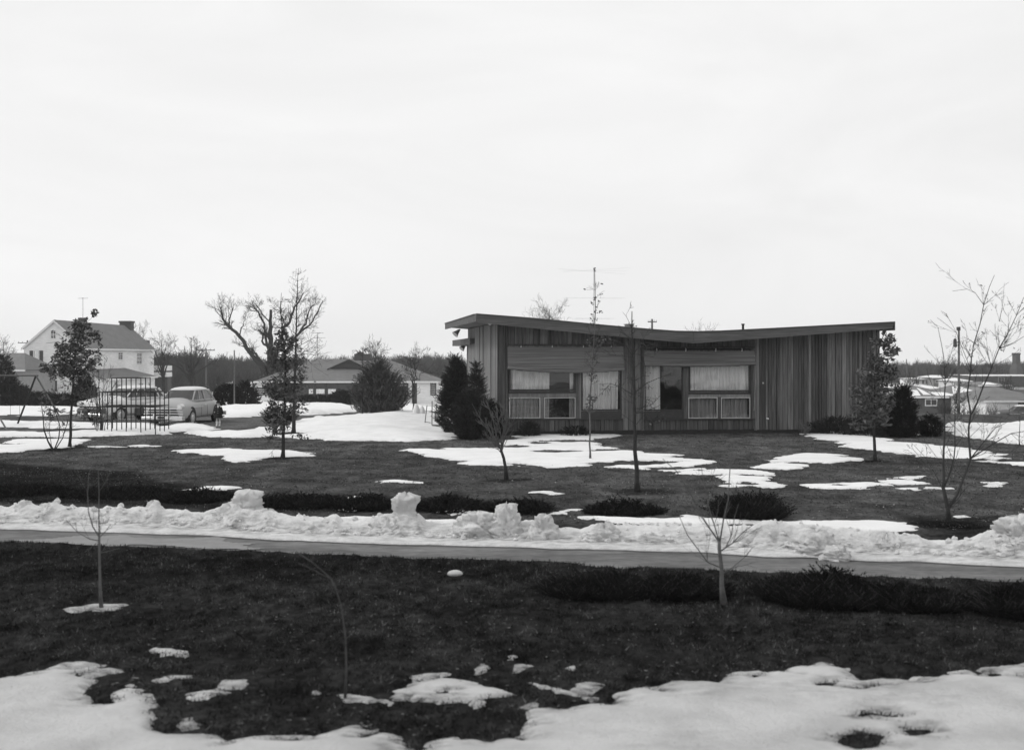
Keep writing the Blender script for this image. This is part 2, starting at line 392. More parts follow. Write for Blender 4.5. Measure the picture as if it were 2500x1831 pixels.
snow_px([(1854,1122),(1894,1117),(1964,1107),(2023,1109),(2096,1124),(2053,1131),(1974,1139),(1944,1146),(1854,1141),(1880,1131)], [(1965,1131,22,1.6)], amp=0.45)
snow_px([(1966,1065),(1998,1052),(2033,1047),(2073,1055),(2113,1062),(2162,1072),(2200,1082),(2276,1087),(2332,1093),(2403,1101),(2454,1125),(2429,1130),(2378,1121),(2314,1119),(2251,1112),(2200,1106),(2162,1102),(2098,1094),(2053,1082),(2023,1074)], amp=0.45, th=0.12)
snow_px([(2440,1130),(2480,1127),(2560,1133),(2560,1140),(2470,1136)], amp=0.3)
snow_px([(1962,1184),(2023,1179),(2122,1179),(2147,1186),(2098,1195),(2023,1195)], [(2035,1185,20,1.2)], amp=0.35)
snow_px([(2125,1173),(2160,1172),(2200,1160),(2250,1163),(2230,1172),(2248,1180),(2190,1180)], [(2190,1169,30,1.6)], amp=0.3, th=0.05)
snow_px([(2205,1194),(2240,1192),(2236,1197)], amp=0.12, th=0.05)
snow_px([(2262,1190),(2335,1189),(2335,1193),(2262,1193)], amp=0.15, th=0.05)
snow_px([(2410,1177),(2460,1179),(2450,1187),(2415,1186)], [(2435,1182,18,1)], amp=0.2, th=0.05)
snow_px([(2480,1182),(2560,1176),(2560,1188)], amp=0.15, th=0.05)
snow_px([(2330,1262),(2350,1258),(2360,1263),(2340,1265)], amp=0.1, th=0.04)
snow_px([(420,1100),(459,1097),(558,1095),(598,1098),(678,1099),(738,1104),(785,1111),(738,1115),(658,1116),(598,1126),(566,1130),(538,1124),(528,1114),(479,1109),(435,1107)], amp=0.28)
snow_px([(305,1089),(355,1086),(395,1091),(350,1092)], amp=0.12, th=0.05)
snow_px([(210,1090),(260,1089),(300,1092),(240,1093)], amp=0.2, th=0.03)
snow_px([(-40,1088),(5,1083),(36,1073),(97,1071),(170,1071),(218,1074),(194,1083),(170,1091),(126,1095),(48,1103),(-60,1106)], [(30,1084,26,1.6)], amp=0.3)
snow_px([(-60,1060),(40,1058),(120,1059),(200,1056),(232,1053),(252,1030),(300,1028),(378,1031),(396,1046),(425,1036),(470,1031),(515,1046),(540,1050),(470,1053),(420,1056),(440,1062),(378,1061),(300,1064),(236,1066),(100,1067),(0,1069),(-60,1070)], amp=0.3, th=0.16)
snow_px([(430,1058),(480,1055),(571,1057),(643,1044),(692,1046),(737,1027),(779,1016),(792,1023),(843,1018),(904,1010),(964,1003),(1025,1007),(1091,1014),(1109,1043),(1114,1064),(1085,1073),(1025,1077),(873,1077),(795,1076),(825,1073),(752,1071),(661,1065),(571,1069),(500,1067)], [(698,1060,46,4),(560,1053,60,1.5)], amp=0.4, th=0.14, hump=0.20)
snow_px([(-60,1030),(60,1031),(200,1034),(245,1036),(240,1045),(150,1047),(0,1043),(-60,1042)], amp=0.3, th=0.14)
snow_px([(-60,994),(60,993),(190,995),(200,1010),(100,1016),(-60,1013)], amp=0.4, th=0.12)
snow_px([(534,978),(640,979),(740,977),(783,973),(830,985),(873,998),(872,1004),(800,1012),(720,1014),(640,1016),(560,1019),(543,1008),(538,990)], [(640,987.5,110,1.4)], amp=0.5, th=0.30)
snow_px([(1160,1008),(1130,1000),(1000,985),(950,990),(960,1000),(1060,1004)], amp=0.5, th=0.1)
snow_px([(2306,1042),(2330,1036),(2365,1040),(2400,1036),(2440,1040),(2500,1034),(2600,1034),(2600,1095),(2500,1084),(2440,1080),(2380,1071),(2330,1064),(2345,1057),(2310,1054)], [(2350,1055,60,2)], amp=0.4, th=0.22)
snow_px([(2245,1018),(2320,1018),(2315,1026),(2250,1026)], amp=0.4, th=0.1)
snow_px([(2238,1050),(2262,1036),(2275,1040),(2262,1060),(2240,1066)], amp=0.3, th=0.1)
snow_px([(610,1050),(650,1046),(650,1050),(615,1053)], amp=0.1, th=0.1)

def snow_f(X, Y, S):
    P, H, th, amp, near, hump = S
    f = poly_sdf(X, Y, P)
    for h in H: f = np.minimum(f, -poly_sdf(X, Y, h) * 1.0)
    sc = 2.2 if near else 0.9
    nzv = fbm(X * sc, Y * sc * 0.7, 5, 4)
    k2 = 6.5 if near else 3.0
    n2 = fbm(X * k2 * 0.6, Y * k2, 6, 4)
    return f + amp * 1.7 * nzv + (0.36 if near else 0.5) * n2 * min(1.0, amp / 0.08) + (0.0 if near else 2.7 * amp) * fbm(X * 0.8, Y * 1.6, 16, 4)

# ground heights with small relief; a shallow cut under the road
def relief(x, y):
    fade = 1 - smooth(60, 110, y)
    r = (fbm(x * 0.7, y * 0.7, 11, 3) * 0.05 + fbm(x * 5, y * 5, 21, 4) * 0.055) * fade
    k = 1 - smooth(16.5, 20.5, y)
    r = r + k * fbm(x * 2.6, y * 3.4, 31, 3) * 0.085
    return r
def ground_full(x, y):
    z = ground0(x, y) + relief(x, y)
    a = road_near(x) + fbm(x * 1.5, y * 0, 3, 4) * 0.12; b = road_far(x) + fbm(x * 1.1, y * 0, 4, 3) * 0.3
    inr = smooth(-0.03, 0.03, y - a) * (1 - smooth(-0.05, 0.05, y - b))
    lip = np.exp(-((y - a + 0.12) / 0.16) ** 2) * 0.05 * (y < a + 0.02)
    return (z + lip) * (1 - inr) + inr * (-0.13)

def steps(segs):
    o = [segs[0][0]]
    for (a, b, d0, d1) in segs:
        x = o[-1]
        while x < b - 1e-6:
            t = (x - a) / (b - a); x += d0 * (d1 / d0) ** t; o.append(x)
    return np.array(o)
ys = steps([(-30, 6, 3, 0.6), (6, 8.6, 0.5, 0.07), (8.6, 16, 0.06, 0.07), (16, 18.5, 0.05, 0.05), (18.5, 26, 0.06, 0.11), (26, 60, 0.11, 0.30), (60, 150, 0.4, 2.2), (150, 600, 3, 14), (600, 6000, 20, 400)])
xr = steps([(0, 9, 0.06, 0.07), (9, 24, 0.08, 0.35), (24, 80, 0.5, 3), (80, 600, 4, 25), (600, 5000, 40, 400)])
xs = np.concatenate([-xr[:0:-1], xr])
Xg, Yg = np.meshgrid(xs, ys)
Zg = ground_full(Xg, Yg)
# what grows there: dark rough turf in front of the road, thin winter lawn beyond, leaf litter beds
alb = 0.026 + 0.046 * smooth(-0.3, 1.2, Yg - road_far(Xg))
alb = alb + 0.020 * smooth(33, 46, Yg)
alb = alb * (1 + 0.9 * fbm(Xg * 1.4, Yg * 1.1, 45, 5) * (Yg < 21)) * np.clip(1 + 1.6 * fbm(Xg * 9, Yg * 5, 48, 4) * (Yg < 21) + 1.2 * fbm(Xg * 2.5, Yg * 1.2, 49, 3) * (Yg > 21), 0.1, 3) * (1 + 0.5 * fbm(Xg * 0.5, Yg * 0.3, 46, 5))
lit = np.maximum(0, fbm(Xg * 0.35, Yg * 0.18, 44, 4)) * 0.06 * (Yg > 22)
alb = alb + lit
bedP = [G(*p) for p in [(-260,1112),(0,1124),(150,1143),(339,1156),(439,1180),(640,1204),(900,1206),(1200,1222),(1345,1245),(1345,1262),(1100,1258),(900,1256),(600,1252),(300,1236),(0,1226),(-260,1226)]]
bd = poly_sdf(Xg, Yg, bedP) + fbm(Xg * 0.8, Yg * 0.8, 8, 3) * 1.2
alb = alb * (1 - 0.72 * smooth(-0.25, 0.35, bd))
bed2 = [G(*p) for p in [(2200,1262),(2460,1255),(2560,1262),(2560,1335),(2300,1325),(2270,1300)]]
alb = alb * (1 - 0.6 * smooth(-0.3, 0.4, poly_sdf(Xg, Yg, bed2) + fbm(Xg, Yg, 9, 3)))
bed3 = [G(*p) for p in [(-260,1338),(0,1340),(500,1346),(1100,1372),(1600,1400),(2500,1440),(2700,1500),(2400,1500),(1500,1470),(1250,1450),(1000,1400),(700,1425),(300,1415),(-260,1420)]]
alb = alb * (1 - 0.45 * smooth(-0.3, 0.5, poly_sdf(Xg, Yg, bed3) + fbm(Xg * 1.3, Yg * 1.3, 10, 3) * 1.3))
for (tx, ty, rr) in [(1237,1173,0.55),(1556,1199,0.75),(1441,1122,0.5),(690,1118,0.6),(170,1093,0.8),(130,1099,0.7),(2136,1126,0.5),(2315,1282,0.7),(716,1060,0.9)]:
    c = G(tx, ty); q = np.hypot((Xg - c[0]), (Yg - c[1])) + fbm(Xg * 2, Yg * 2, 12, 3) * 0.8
    alb = alb * (1 - 0.7 * (1 - smooth(rr * 0.6, rr * 1.3, q)))  # bare earth and faint tree shadow painted as dark rings
# worn drive where the cars stand
drive = [G(*p) for p in [(150,1022),(350,1038),(540,1046),(600,1045),(680,1034),(780,1024),(872,1009),(872,1002),(720,1016),(600,1020),(500,1018),(300,1012),(180,1012)]]
drv = smooth(-0.6, 0.6, poly_sdf(Xg, Yg, drive) + fbm(Xg * 0.5, Yg * 0.5, 61, 3))
alb = alb * (1 - drv) + 0.13 * drv
# open country far behind: old snow lying in the hollows
fs = smooth(0.0, 0.10, fbm(Xg * 0.03, Yg * 0.018, 77, 4) + 0.10) * smooth(96, 125, Yg)
alb = alb * (1 - fs) + 0.66 * fs
alb = alb * (1 - smooth(260, 330, Yg) * 0.7)
ground = np_mesh('ground', np.stack([Xg.ravel(), Yg.ravel(), Zg.ravel()], 1), grid_faces(len(xs), len(ys)), M_ground, smooth=True, attrs={'alb': alb.ravel()})
tag(ground, kind='structure')

# road: its own sheet lying in the shallow cut
rx = np.arange(-40, 40.01, 0.25); V = []
for x in rx:
    a, b = float(road_near(x)) - 0.25, float(road_far(x)) + 0.45
    for t in np.linspace(0, 1, 19): V.append((x, a + (b - a) * t, -0.055 + 0.012 * math.sin(math.pi * t)))
nr = len(rx)
road = np_mesh('road', np.array(V), grid_faces(19, nr)[:, ::-1], M_road, smooth=True)
tag(road, kind='structure')
# thin ice film on the left of the road
ip = [G(*p) for p in [(60,1312),(200,1300),(350,1306),(520,1308),(560,1318),(640,1330),(520,1334),(350,1322),(250,1330),(120,1322),(20,1326)]]
gx = np.arange(-10, -3, 0.05); gy = np.arange(19, 22.4, 0.05); A, B = np.meshgrid(gx, gy)
f = poly_sdf(A, B, ip) + fbm(A * 1.2, B * 3, 71, 4) * 0.8
fc = grid_faces(len(gx), len(gy)); ff = f.ravel()
keep = (ff[fc] > 0).all(1)
ice = np_mesh('road_ice', np.stack([A.ravel(), B.ravel(), np.full(A.size, -0.038)], 1), fc[keep], M_ice); tag(ice, kind='stuff')

# ------------------------------------------------------------------ snow lying on the ground
def build_snow(name, sel, m, res_k):
    Vs = []; Fs = []; n0 = 0; dt = []
    for S in sel:
        P = np.array(S[0]); D = P[:, 1].mean()
        r = max(0.03, D * res_k)
        x0, y0 = P.min(0) - 3*S[3] - 0.1; x1, y1 = P.max(0) + 3*S[3] + 0.1
        rY = r * (1.3 if D < 40 else 2.0)
        x0 = max(x0, -70); x1 = min(x1, 60); y0 = max(y0, 5)
        gx = np.arange(x0, x1 + r, r); gy = np.arange(y0, y1 + rY, rY)
        A, B = np.meshgrid(gx, gy)
        f = snow_f(A, B, S)
        th = S[2] * (0.62 if S[4] else (0.42 if D < 45 else 0.8))
        h = np.where(f > 0, th * (1 - np.exp(-f / (0.24 if S[4] else 0.30))), np.clip(f * 0.6, -0.08, 0))
        h = h + np.where(f > 0, fbm(A * 1.6, B * 1.6, 3, 4) * th * 0.9 * np.clip(f * 3, 0, 1), 0)
        h = h + S[5] * smooth(0, 3.5, f)
        if S[1] and S[4]: pass
        Z = ground0(A, B) + (relief(A, B) * (0.30 if S[4] else 0.35)) + h + 0.012
        fc = grid_faces(len(gx), len(gy)); ff = f.ravel()
        keep = (ff[fc] > -0.05).any(1)
        Vs.append(np.stack([A.ravel(), B.ravel(), Z.ravel()], 1)); Fs.append(fc[keep] + n0); n0 += A.size
        dt.append(np.clip((0.75 if S[4] else 0.4) * (1 - smooth(0, 0.22, f)) + (0.25 * smooth(0.05, 0.3, fbm(A * 0.9, B * 0.9, 19, 3)) if S[4] else 0), 0, 1).ravel())  # grey rims, plus hollow shade painted into the near snow
    V = np.concatenate(Vs); Fc = np.concatenate(Fs)
    used = np.unique(Fc); rm = np.full(len(V), -1); rm[used] = np.arange(len(used))
    o = np_mesh(name, V[used], rm[Fc], m, smooth=True, attrs={'dirt_shade': np.concatenate(dt)[used]})
    return tag(o, kind='stuff')
build_snow('snow_patches_foreground', [s for s in SNOW if s[4]], M_snow_near, 0.0036)
build_snow('snow_patches', [s for s in SNOW if not s[4]], M_snow, 0.0028)

# ------------------------------------------------------------------ grass blades
def in_snow(x, y, lim=0.0):
    r = np.zeros(x.shape, bool)
    for S in SNOW:
        P = np.array(S[0]); a = P.min(0) - 1.2; b = P.max(0) + 1.2
        q = (x > a[0]) & (x < b[0]) & (y > a[1]) & (y < b[1]) & ~r
        if q.any():
            i = np.where(q)[0]; r[i[snow_f(x[i], y[i], S) > lim]] = True
    return r
def blades(name, n, yr, halfw, hgt, wid, seed, nb, m, mask, albv):
    g = np.random.default_rng(seed)
    y = yr[0] + (yr[1] - yr[0]) * g.random(n) ** 0.8; x = (g.random(n) * 2 - 1) * (halfw(y))
    ok = mask(x, y); x = x[ok]; y = y[ok]
    ok = ~in_snow(x, y, 0.10); x = x[ok]; y = y[ok]
    cl = fbm(x * 1.7, y * 1.7, seed, 3)
    ok = g.random(len(x)) < np.clip(0.65 + cl * 1.6, 0.05, 1); x = x[ok]; y = y[ok]
    z = ground_full(x, y); n = len(x); V = []; A = []
    for k in range(nb):
        a = g.random(n) * 2 * np.pi; w_ = wid * (0.6 + g.random(n)); h_ = hgt * (0.4 + g.random(n))
        ox = x + g.normal(0, 0.02, n); oy = y + g.normal(0, 0.02, n)
        lx = g.normal(0, 0.8, n) * h_; ly = g.normal(0, 0.8, n) * h_
        p0 = np.stack([ox - np.cos(a) * w_, oy - np.sin(a) * w_, z - 0.01], 1)
        p1 = np.stack([ox + np.cos(a) * w_, oy + np.sin(a) * w_, z - 0.01], 1)
        p2 = np.stack([ox + lx, oy + ly, z + h_], 1)
        V.append(np.stack([p0, p1, p2], 1).reshape(-1, 3)); t = albv(x, y) * (0.35 + 1.1 * g.random(n) + 2.2 * (g.random(n) > 0.93)); A.append(np.repeat(t, 3))
    V = np.concatenate(V); A = np.concatenate(A)
    o = np_mesh(name, V, np.arange(len(V)).reshape(-1, 3), m, attrs={'alb2': A})
    return tag(o, kind='stuff')
blades('rough_grass', 90000, (8.6, 20.2), lambda y: y * 0.46 + 0.6, 0.034, 0.006, 1, 3, M_grass, lambda x, y: y < road_near(x) - 0.03, lambda x, y: 0.40 * np.clip((1 + 1.6 * fbm(x * 1.4, y * 1.1, 45, 4)) * (1 + 2.2 * fbm(x * 9, y * 5, 48, 4)), 0.05, 4))
blades('lawn_grass', 90000, (21.5, 50), lambda y: y * 0.45 + 1, 0.016, 0.02, 2, 2, M_grass, lambda x, y: y > road_far(x) + 0.1, lambda x, y: 1.0 * (1 + 0.8 * fbm(x * 0.5, y * 0.3, 46, 4)))

# fallen leaves and bits of straw
g_ = np.random.default_rng(77); n = 5200
ly = np.concatenate([9 + 11 * g_.random(n), 22 + 24 * g_.random(n // 2)]); lx = (g_.random(len(ly)) * 2 - 1) * (ly * 0.46)
ok = (((ly < road_near(lx) - 0.1) | (ly > road_far(lx) + 0.2))) & (fbm(lx * 0.6, ly * 0.6, 78, 3) + g_.random(len(ly)) * 0.5 > 0.15); lx = lx[ok]; ly = ly[ok]
lz = ground_full(lx, ly) + 0.016; n = len(lx); s_ = (0.010 + 0.016 * g_.random(n)) * (1 + 0.5 * (ly > 21)); a_ = g_.random(n) * 6.28
P_ = []
for k, (u, v) in enumerate(((-1, 0), (0, -.5), (1, 0), (0, .5))):
    P_.append(np.stack([lx + s_ * (u * np.cos(a_) - v * np.sin(a_)), ly + s_ * (u * np.sin(a_) + v * np.cos(a_)), lz + 0.006 * g_.random(n)], 1))
V = np.stack(P_, 1).reshape(-1, 3)
lit_ = np_mesh('leaf_litter', V, np.arange(len(V)).reshape(-1, 4), M_grass, attrs={'alb2': np.repeat(0.6 + 1.6 * g_.random(n) ** 2, 4)}); tag(lit_, kind='stuff')

# ------------------------------------------------------------------ ploughed snow bank on the road
BE = [(-300,1284),(0,1288),(450,1300),(800,1318),(1200,1330),(1700,1341),(1860,1352),(2080,1360),(2500,1378),(2800,1390)]
be = np.array([G(*p) for p in BE])
def be_y(x): return np.interp(x, be[:, 0], be[:, 1])
CR = [(-300,1240),(0,1246),(45,1238),(60,1232),(75,1240),(100,1240),(115,1233),(135,1243),(200,1251),(262,1244),(276,1240),(285,1246),(350,1247),(362,1232),(380,1230),(392,1247),(440,1250),(490,1260),(520,1248),(560,1240),(640,1250),(655,1246),(700,1264),(770,1270),(820,1262),(835,1278),(860,1282),(900,1270),(940,1258),(960,1250),(1020,1262),(1040,1282),(1100,1286),(1130,1268),(1160,1252),(1190,1258),(1230,1258),(1262,1272),(1300,1276),(1330,1272),(1345,1290),(1420,1302),(1450,1286),(1470,1280),(1500,1286),(1560,1288),(1620,1284),(1700,1288),(1760,1290),(1830,1288),(1870,1276),(1900,1280),(1960,1283),(2010,1290),(2100,1300),(2160,1302),(2200,1312),(2250,1312),(2262,1326),(2300,1334),(2340,1330),(2380,1328),(2420,1310),(2450,1290),(2500,1280),(2800,1290)]
crx = []; crh = []
for (px, py) in CR:
    D = float(np.interp((px - HX) / F * 20.5, be[:, 0], be[:, 1])) + 0.95
    crx.append((px - HX) / F * D); crh.append(CAMH - (py - HY) / F * D)
def bank_h(X, Y):
    wv = Y - be_y(X) - fbm(X * 1.3, X * 0, 91, 3) * 0.25
    H = np.interp(X, crx, crh) + 0.03
    W = 1.6 + 1.1 * smooth(1.5, 2.6, X) * (1 - smooth(6.2, 7.0, X))
    up = smooth(0.42, 0.98, wv + fbm(X * 2.4, Y * 2.4, 92, 3) * 0.5); dn = 1 - smooth(1.15, W, wv + fbm(X * 2, Y * 2, 93, 3) * 0.4)
    dn = np.where(W > 2.2, 1 - 0.6 * smooth(1.1, 1.7, wv) - 0.4 * smooth(W - 0.5, W, wv), dn)
    core = H * up * dn
    lip = 0.05 * smooth(0.0, 0.07, wv) * (1 - smooth(W - 0.1, W + 0.02, wv)) + 0.03 * smooth(0, .4, wv)
    lum = np.abs(fbm(X * 3.2, Y * 3.2, 94, 5)) * 0.50 + np.abs(fbm(X * 9, Y * 9, 95, 3)) * 0.14
    z = -0.055 + lip + core * (0.74 + lum) + up * dn * (fbm(X * 6, Y * 6, 96, 4) * 0.10) * np.clip(H / 0.25, 0.3, 1.2)
    z = np.where((wv < 0) | (wv > W + 0.02), -0.12, z)
    return z, wv, up * dn
gx = np.arange(-11.5, 11.0, 0.026); gw = np.arange(-0.3, 3.5, 0.03)
A, W_ = np.meshgrid(gx, gw); B = be_y(A) + W_
Z, wv, ud = bank_h(A, B)
fc = grid_faces(len(gx), len(gw)); zr = Z.ravel(); keep = (zr[fc] > -0.10).any(1)
dirt_shade = (np.exp(-((wv - 0.58) / 0.30) ** 2) * 0.72 + 0.25 * (wv < 0.5)).ravel()
V = np.stack([A.ravel(), B.ravel(), zr], 1); used = np.unique(fc[keep]); rm = np.full(len(V), -1); rm[used] = np.arange(len(used))
bank = empty('snow_bank', (0, 21, 0), label='long lumpy ploughed snow bank lying along the far half of the road', cat='snow bank')
bo = np_mesh('ridge', V[used] - np.array([0, 21, 0]), rm[fc[keep]], M_bank, bank, smooth=True, attrs={'dirt_shade': dirt_shade[used]})
def snow_block(px, ytop, D, prof, seed, lean=0.0, dy=0.9, label=None, flat=0.7):
    """upright lump of packed snow: prof = list of (picture y, half width in picture px)"""
    g = np.random.default_rng(seed); n = 40; vs = []; fs = []
    zt = CAMH - (ytop - HY) / F * D; rows = []
    cx = (px - HX) / F * D
    for (py, hw, ox) in prof: rows.append((CAMH - (py - HY) / F * D, hw / F * D, ox / F * D))
    rows.sort(); zz = [r[0] for r in rows]; hw = [r[1] for r in rows]; oo = [r[2] for r in rows]
    m_ = 30
    for j in range(m_ + 1):
        t = j / m_; z = -0.05 + (zt + 0.05) * t
        rr = float(np.interp(z, zz, hw)) * (1.0 if t < 0.9 else math.sqrt(max(0.0, 1 - ((t - 0.9) / 0.1) ** 2 * 0.96)))
        o_ = float(np.interp(z, zz, oo))
        for k in range(n):
            a = 2 * math.pi * k / n
            ca, sa = math.cos(a), math.sin(a)
            sq = 1 / max(abs(ca) ** 2.5 + abs(sa) ** 2.5, 1e-3) ** (1 / 2.5)
            nv = float(fbm(ca * 2.2 + seed * 3.1 + z * 5, sa * 2.2 + z * 6.5, seed, 4)); n2 = float(fbm(ca * 6 + z * 16, sa * 6 - z * 13, seed + 5, 3))
            r2 = rr * sq * (1 + 0.95 * nv + 0.75 * n2)
            vs.append((cx + o_ + r2 * ca, D + r2 * sa * flat, z + nv * 0.13 * t + n2 * 0.09 * t))
    vs.append((cx + oo[-1], D, zt + 0.005))
    for j in range(m_):
        for k in range(n): fs.append((j*n+k, j*n+(k+1)%n, (j+1)*n+(k+1)%n, (j+1)*n+k))
    for k in range(n): fs.append((m_*n+k, m_*n+(k+1)%n, (m_+1)*n))
    b = MB(); b.add([(v[0], v[1] - 21, v[2]) for v in vs], fs)
    o = b.build('snow_lump', M_bank, bank, smooth=True)
    if label: o['label'] = label
    return o
snow_block(598, 1197, 22.2, [(1197,22,8),(1212,31,4),(1240,38,-2),(1262,54,-10),(1290,84,-20)], 3, label='tall broad lump of ploughed snow, widest at its foot')
snow_block(560, 1232, 22.0, [(1232,16,0),(1250,34,0),(1290,50,0)], 7)
snow_block(655, 1246, 21.9, [(1246,12,0),(1262,22,0),(1290,36,0)], 9)
snow_block(986, 1205, 21.2, [(1205,26,6),(1218,34,-1),(1235,29,0),(1250,23,3),(1268,30,0),(1300,52,-4)], 4, label='mushroom shaped lump of packed snow with a wide flat top')
snow_block(945, 1262, 21.0, [(1262,14,0),(1280,34,0),(1305,50,0)], 14)
snow_block(1236, 1232, 20.7, [(1232,20,2),(1250,25,0),(1268,28,0),(1300,44,-4)], 5, label='square lump of packed snow near the middle of the bank')
snow_block(1165, 1250, 20.7, [(1250,26,0),(1270,40,0),(1305,58,0)], 6)
snow_block(1326, 1257, 20.4, [(1257,16,4),(1275,23,0),(1300,36,0)], 8, label='small upright lump of snow beside the low part of the bank')
snow_block(1474, 1281, 20.2, [(1281,14,0),(1300,32,0),(1320,50,0)], 15)
snow_block(2486, 1258, 18.9, [(1258,36,0),(1280,48,0),(1305,46,4),(1330,64,4)], 10, label='large rounded lump of snow at the right end of the bank')
snow_block(1994, 1300, 19.1, [(1300,20,0),(1320,42,0),(1350,62,4)], 11)
snow_block(2040, 1332, 18.7, [(1332,18,0),(1345,30,0),(1362,36,0)], 12)
snow_block(1880, 1274, 20.0, [(1274,20,0),(1290,50,0),(1310,70,0)], 13)
snow_block(2165, 1302, 19.4, [(1302,14,0),(1320,50,0),(1340,70,0)], 16)
snow_block(374, 1226, 22.6, [(1226,13,0),(1240,17,0),(1262,40,0)], 17)
snow_block(62, 1224, 23.0, [(1224,13,0),(1238,18,0),(1260,50,0)], 18)
snow_block(118, 1228, 22.9, [(1228,16,0),(1240,24,0),(1262,50,0)], 19)
# broken clods thrown off the blade
g_ = random.Random(31); b = MB()
for _ in range(420):
    x = g_.uniform(-9.5, 9.3); wv_ = g_.choice([g_.uniform(0.35, 0.8), g_.uniform(0.8, 1.5), g_.uniform(1.5, 2.1)]); y = float(be_y(x)) + wv_
    z = float(bank_h(np.array([x]), np.array([y]))[0][0]); z = max(z, -0.05); s = 0.02 + 0.05 * g_.random() ** 2.2
    n0 = len(b.v); b.ball((x, y, z + s * 0.35), s, 7, 5, (g_.uniform(.7, 1.4), g_.uniform(.7, 1.2), g_.uniform(.6, 1)))
    for i in range(n0, len(b.v)): v = b.v[i]; b.v[i] = (v[0] + g_.uniform(-.22, .22) * s, v[1] + g_.uniform(-.22, .22) * s, v[2] + g_.uniform(-.22, .22) * s)
tag(b.build('snow_clods', M_bank), kind='stuff')
# dark strip on the asphalt, painting the shadow line under the bank's lip
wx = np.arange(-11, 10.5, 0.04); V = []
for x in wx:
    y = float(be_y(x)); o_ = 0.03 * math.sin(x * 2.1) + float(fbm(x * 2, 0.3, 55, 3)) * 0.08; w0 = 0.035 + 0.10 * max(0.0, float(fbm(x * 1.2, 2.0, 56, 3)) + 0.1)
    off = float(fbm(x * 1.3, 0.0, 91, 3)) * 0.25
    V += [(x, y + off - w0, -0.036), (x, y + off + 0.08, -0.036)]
lip_strip = np_mesh('lip_shadow', np.array(V), grid_faces(2, len(wx))[:, ::-1], mat('lip_shadow_tone', 0.03, 0.3, 0.2, 6)); tag(lip_strip, kind='stuff')
# loose chunks of snow and a board
c = G(1111, 1406)
b = MB(); b.ball((0, 0, 0.03), 1.0, 16, 10, (0.11, 0.08, 0.055)); ch = b.build('snow_chunk', M_snow_near, None, (c[0], c[1], 0.0), smooth=True)
tag(ch, 'smooth white chunk of snow lying alone on the dark turf in front of the road', 'snow')
c = G(1662, 1392); b = MB(); b.box(-0.33, 0.33, -0.05, 0.05, 0, 0.035)
tag(b.build('plank', M_found, None, (c[0], c[1], 0.0), R(-9)), 'short black plank lying at the near edge of the road', 'plank')
# ------------------------------------------------------------------ redwood house
HO = Vector((-0.52, 47.4, 0)); HA = R(8.0)
hu = Vector((math.cos(HA), math.sin(HA))); hv = Vector((-math.sin(HA), math.cos(HA)))
def loc(px, py, t):                                     # picture point on the vertical plane at depth t -> (s, z)
    k = (px - HX) / F
    ox = HO.x + t * hv.x; oy = HO.y + t * hv.y
    s = (k * oy - ox) / (hu.x - k * hu.y)
    return s, CAMH - (py - HY) / F * (oy + s * hu.y)
def S_(px, t=0): return loc(px, 900, t)[0]
house = empty('redwood_house', (HO.x, HO.y, 0), HA, 'low redwood house with vertical boards, a butterfly roof and two wide windows under bamboo blinds', 'house')
rng = random.Random(11)
T0 = -1.2
ptop = [loc(x, y, T0) for x, y in [(1165,768.5),(1300,779),(1480,796.5),(1600,807),(1650,810.5),(1703,811.5),(1760,810),(1900,803),(2183,788)]]
pbot = [loc(x, y, T0) for x, y in [(1215,793),(1480,819.5),(1600,830.5),(1693,838.5),(1850,827.5),(2130,806)]]
tx = [p[0] for p in ptop]; tz = [p[1] for p in ptop]; bx_ = [p[0] for p in pbot]; bz_ = [p[1] for p in pbot]
def rz_top(s): return float(np.interp(s, tx, tz))
sL, sR = tx[0], tx[-1]
DT = 12.45
def ext(xs_, zs_, s):                                    # linear extension past the ends
    if s < xs_[0]: return zs_[0] + (zs_[1] - zs_[0]) / (xs_[1] - xs_[0]) * (s - xs_[0])
    if s > xs_[-1]: return zs_[-1] + (zs_[-1] - zs_[-2]) / (xs_[-1] - xs_[-2]) * (s - xs_[-1])
    return float(np.interp(s, xs_, zs_))
# roof deck
b = MB(); poly = [(s, z) for s, z in ptop] + [(s, z - 0.14) for s, z in reversed(ptop)]
b.prism(poly, T0 + 0.045, DT); roof = b.build('roof', M_roofing, house)
b = MB(); sp = [(s, rz_top(s) - 0.145) for s in np.linspace(sL + 0.03, sR - 0.03, 30)]
b.prism(sp + [(s, z - 0.02) for s, z in reversed(sp)], T0 + 0.05, DT - 0.02); b.build('soffit', M_wood_pale, roof)
# front fascia: three lengths of board, deeper in the valley
cuts = [sL, S_(1330, T0), S_(1693, T0), sR]
for a, c in zip(cuts[:-1], cuts[1:]):
    ss = sorted([a + 0.003] + [s for s in tx + bx_ if a + .05 < s < c - .05] + [c - 0.003])
    top = [(s, rz_top(s) + 0.02) for s in ss]; bot = [(s, ext(bx_, bz_, s)) for s in reversed(ss)]
    if c == sR: bot[0] = (bot[0][0] - 0.06, bot[0][1] + 0.0)
    b = MB(); b.prism(top + bot, T0, T0 + 0.045); b.build('fascia', M_fascia, roof)
b = MB(); top = [(s, z + 0.05) for s, z in ptop]; bot = [(s, z + 0.012) for s, z in reversed(ptop)]
top[0] = (sL - 0.03, top[0][1]); bot[-1] = (sL - 0.03, bot[-1][1]); top[-1] = (sR + 0.03, top[-1][1]); bot[0] = (sR + 0.03, bot[0][1])
b.prism(top + bot, T0 - 0.03, T0 + 0.5); b.build('drip_edge', M_wood_dark, roof)
zl = ext(bx_, bz_, sL); b = MB(); b.box(sL - 0.045, sL, T0 - 0.0, DT, tz[0] - 0.25, tz[0] + 0.02); b.build('fascia', M_fascia, roof)
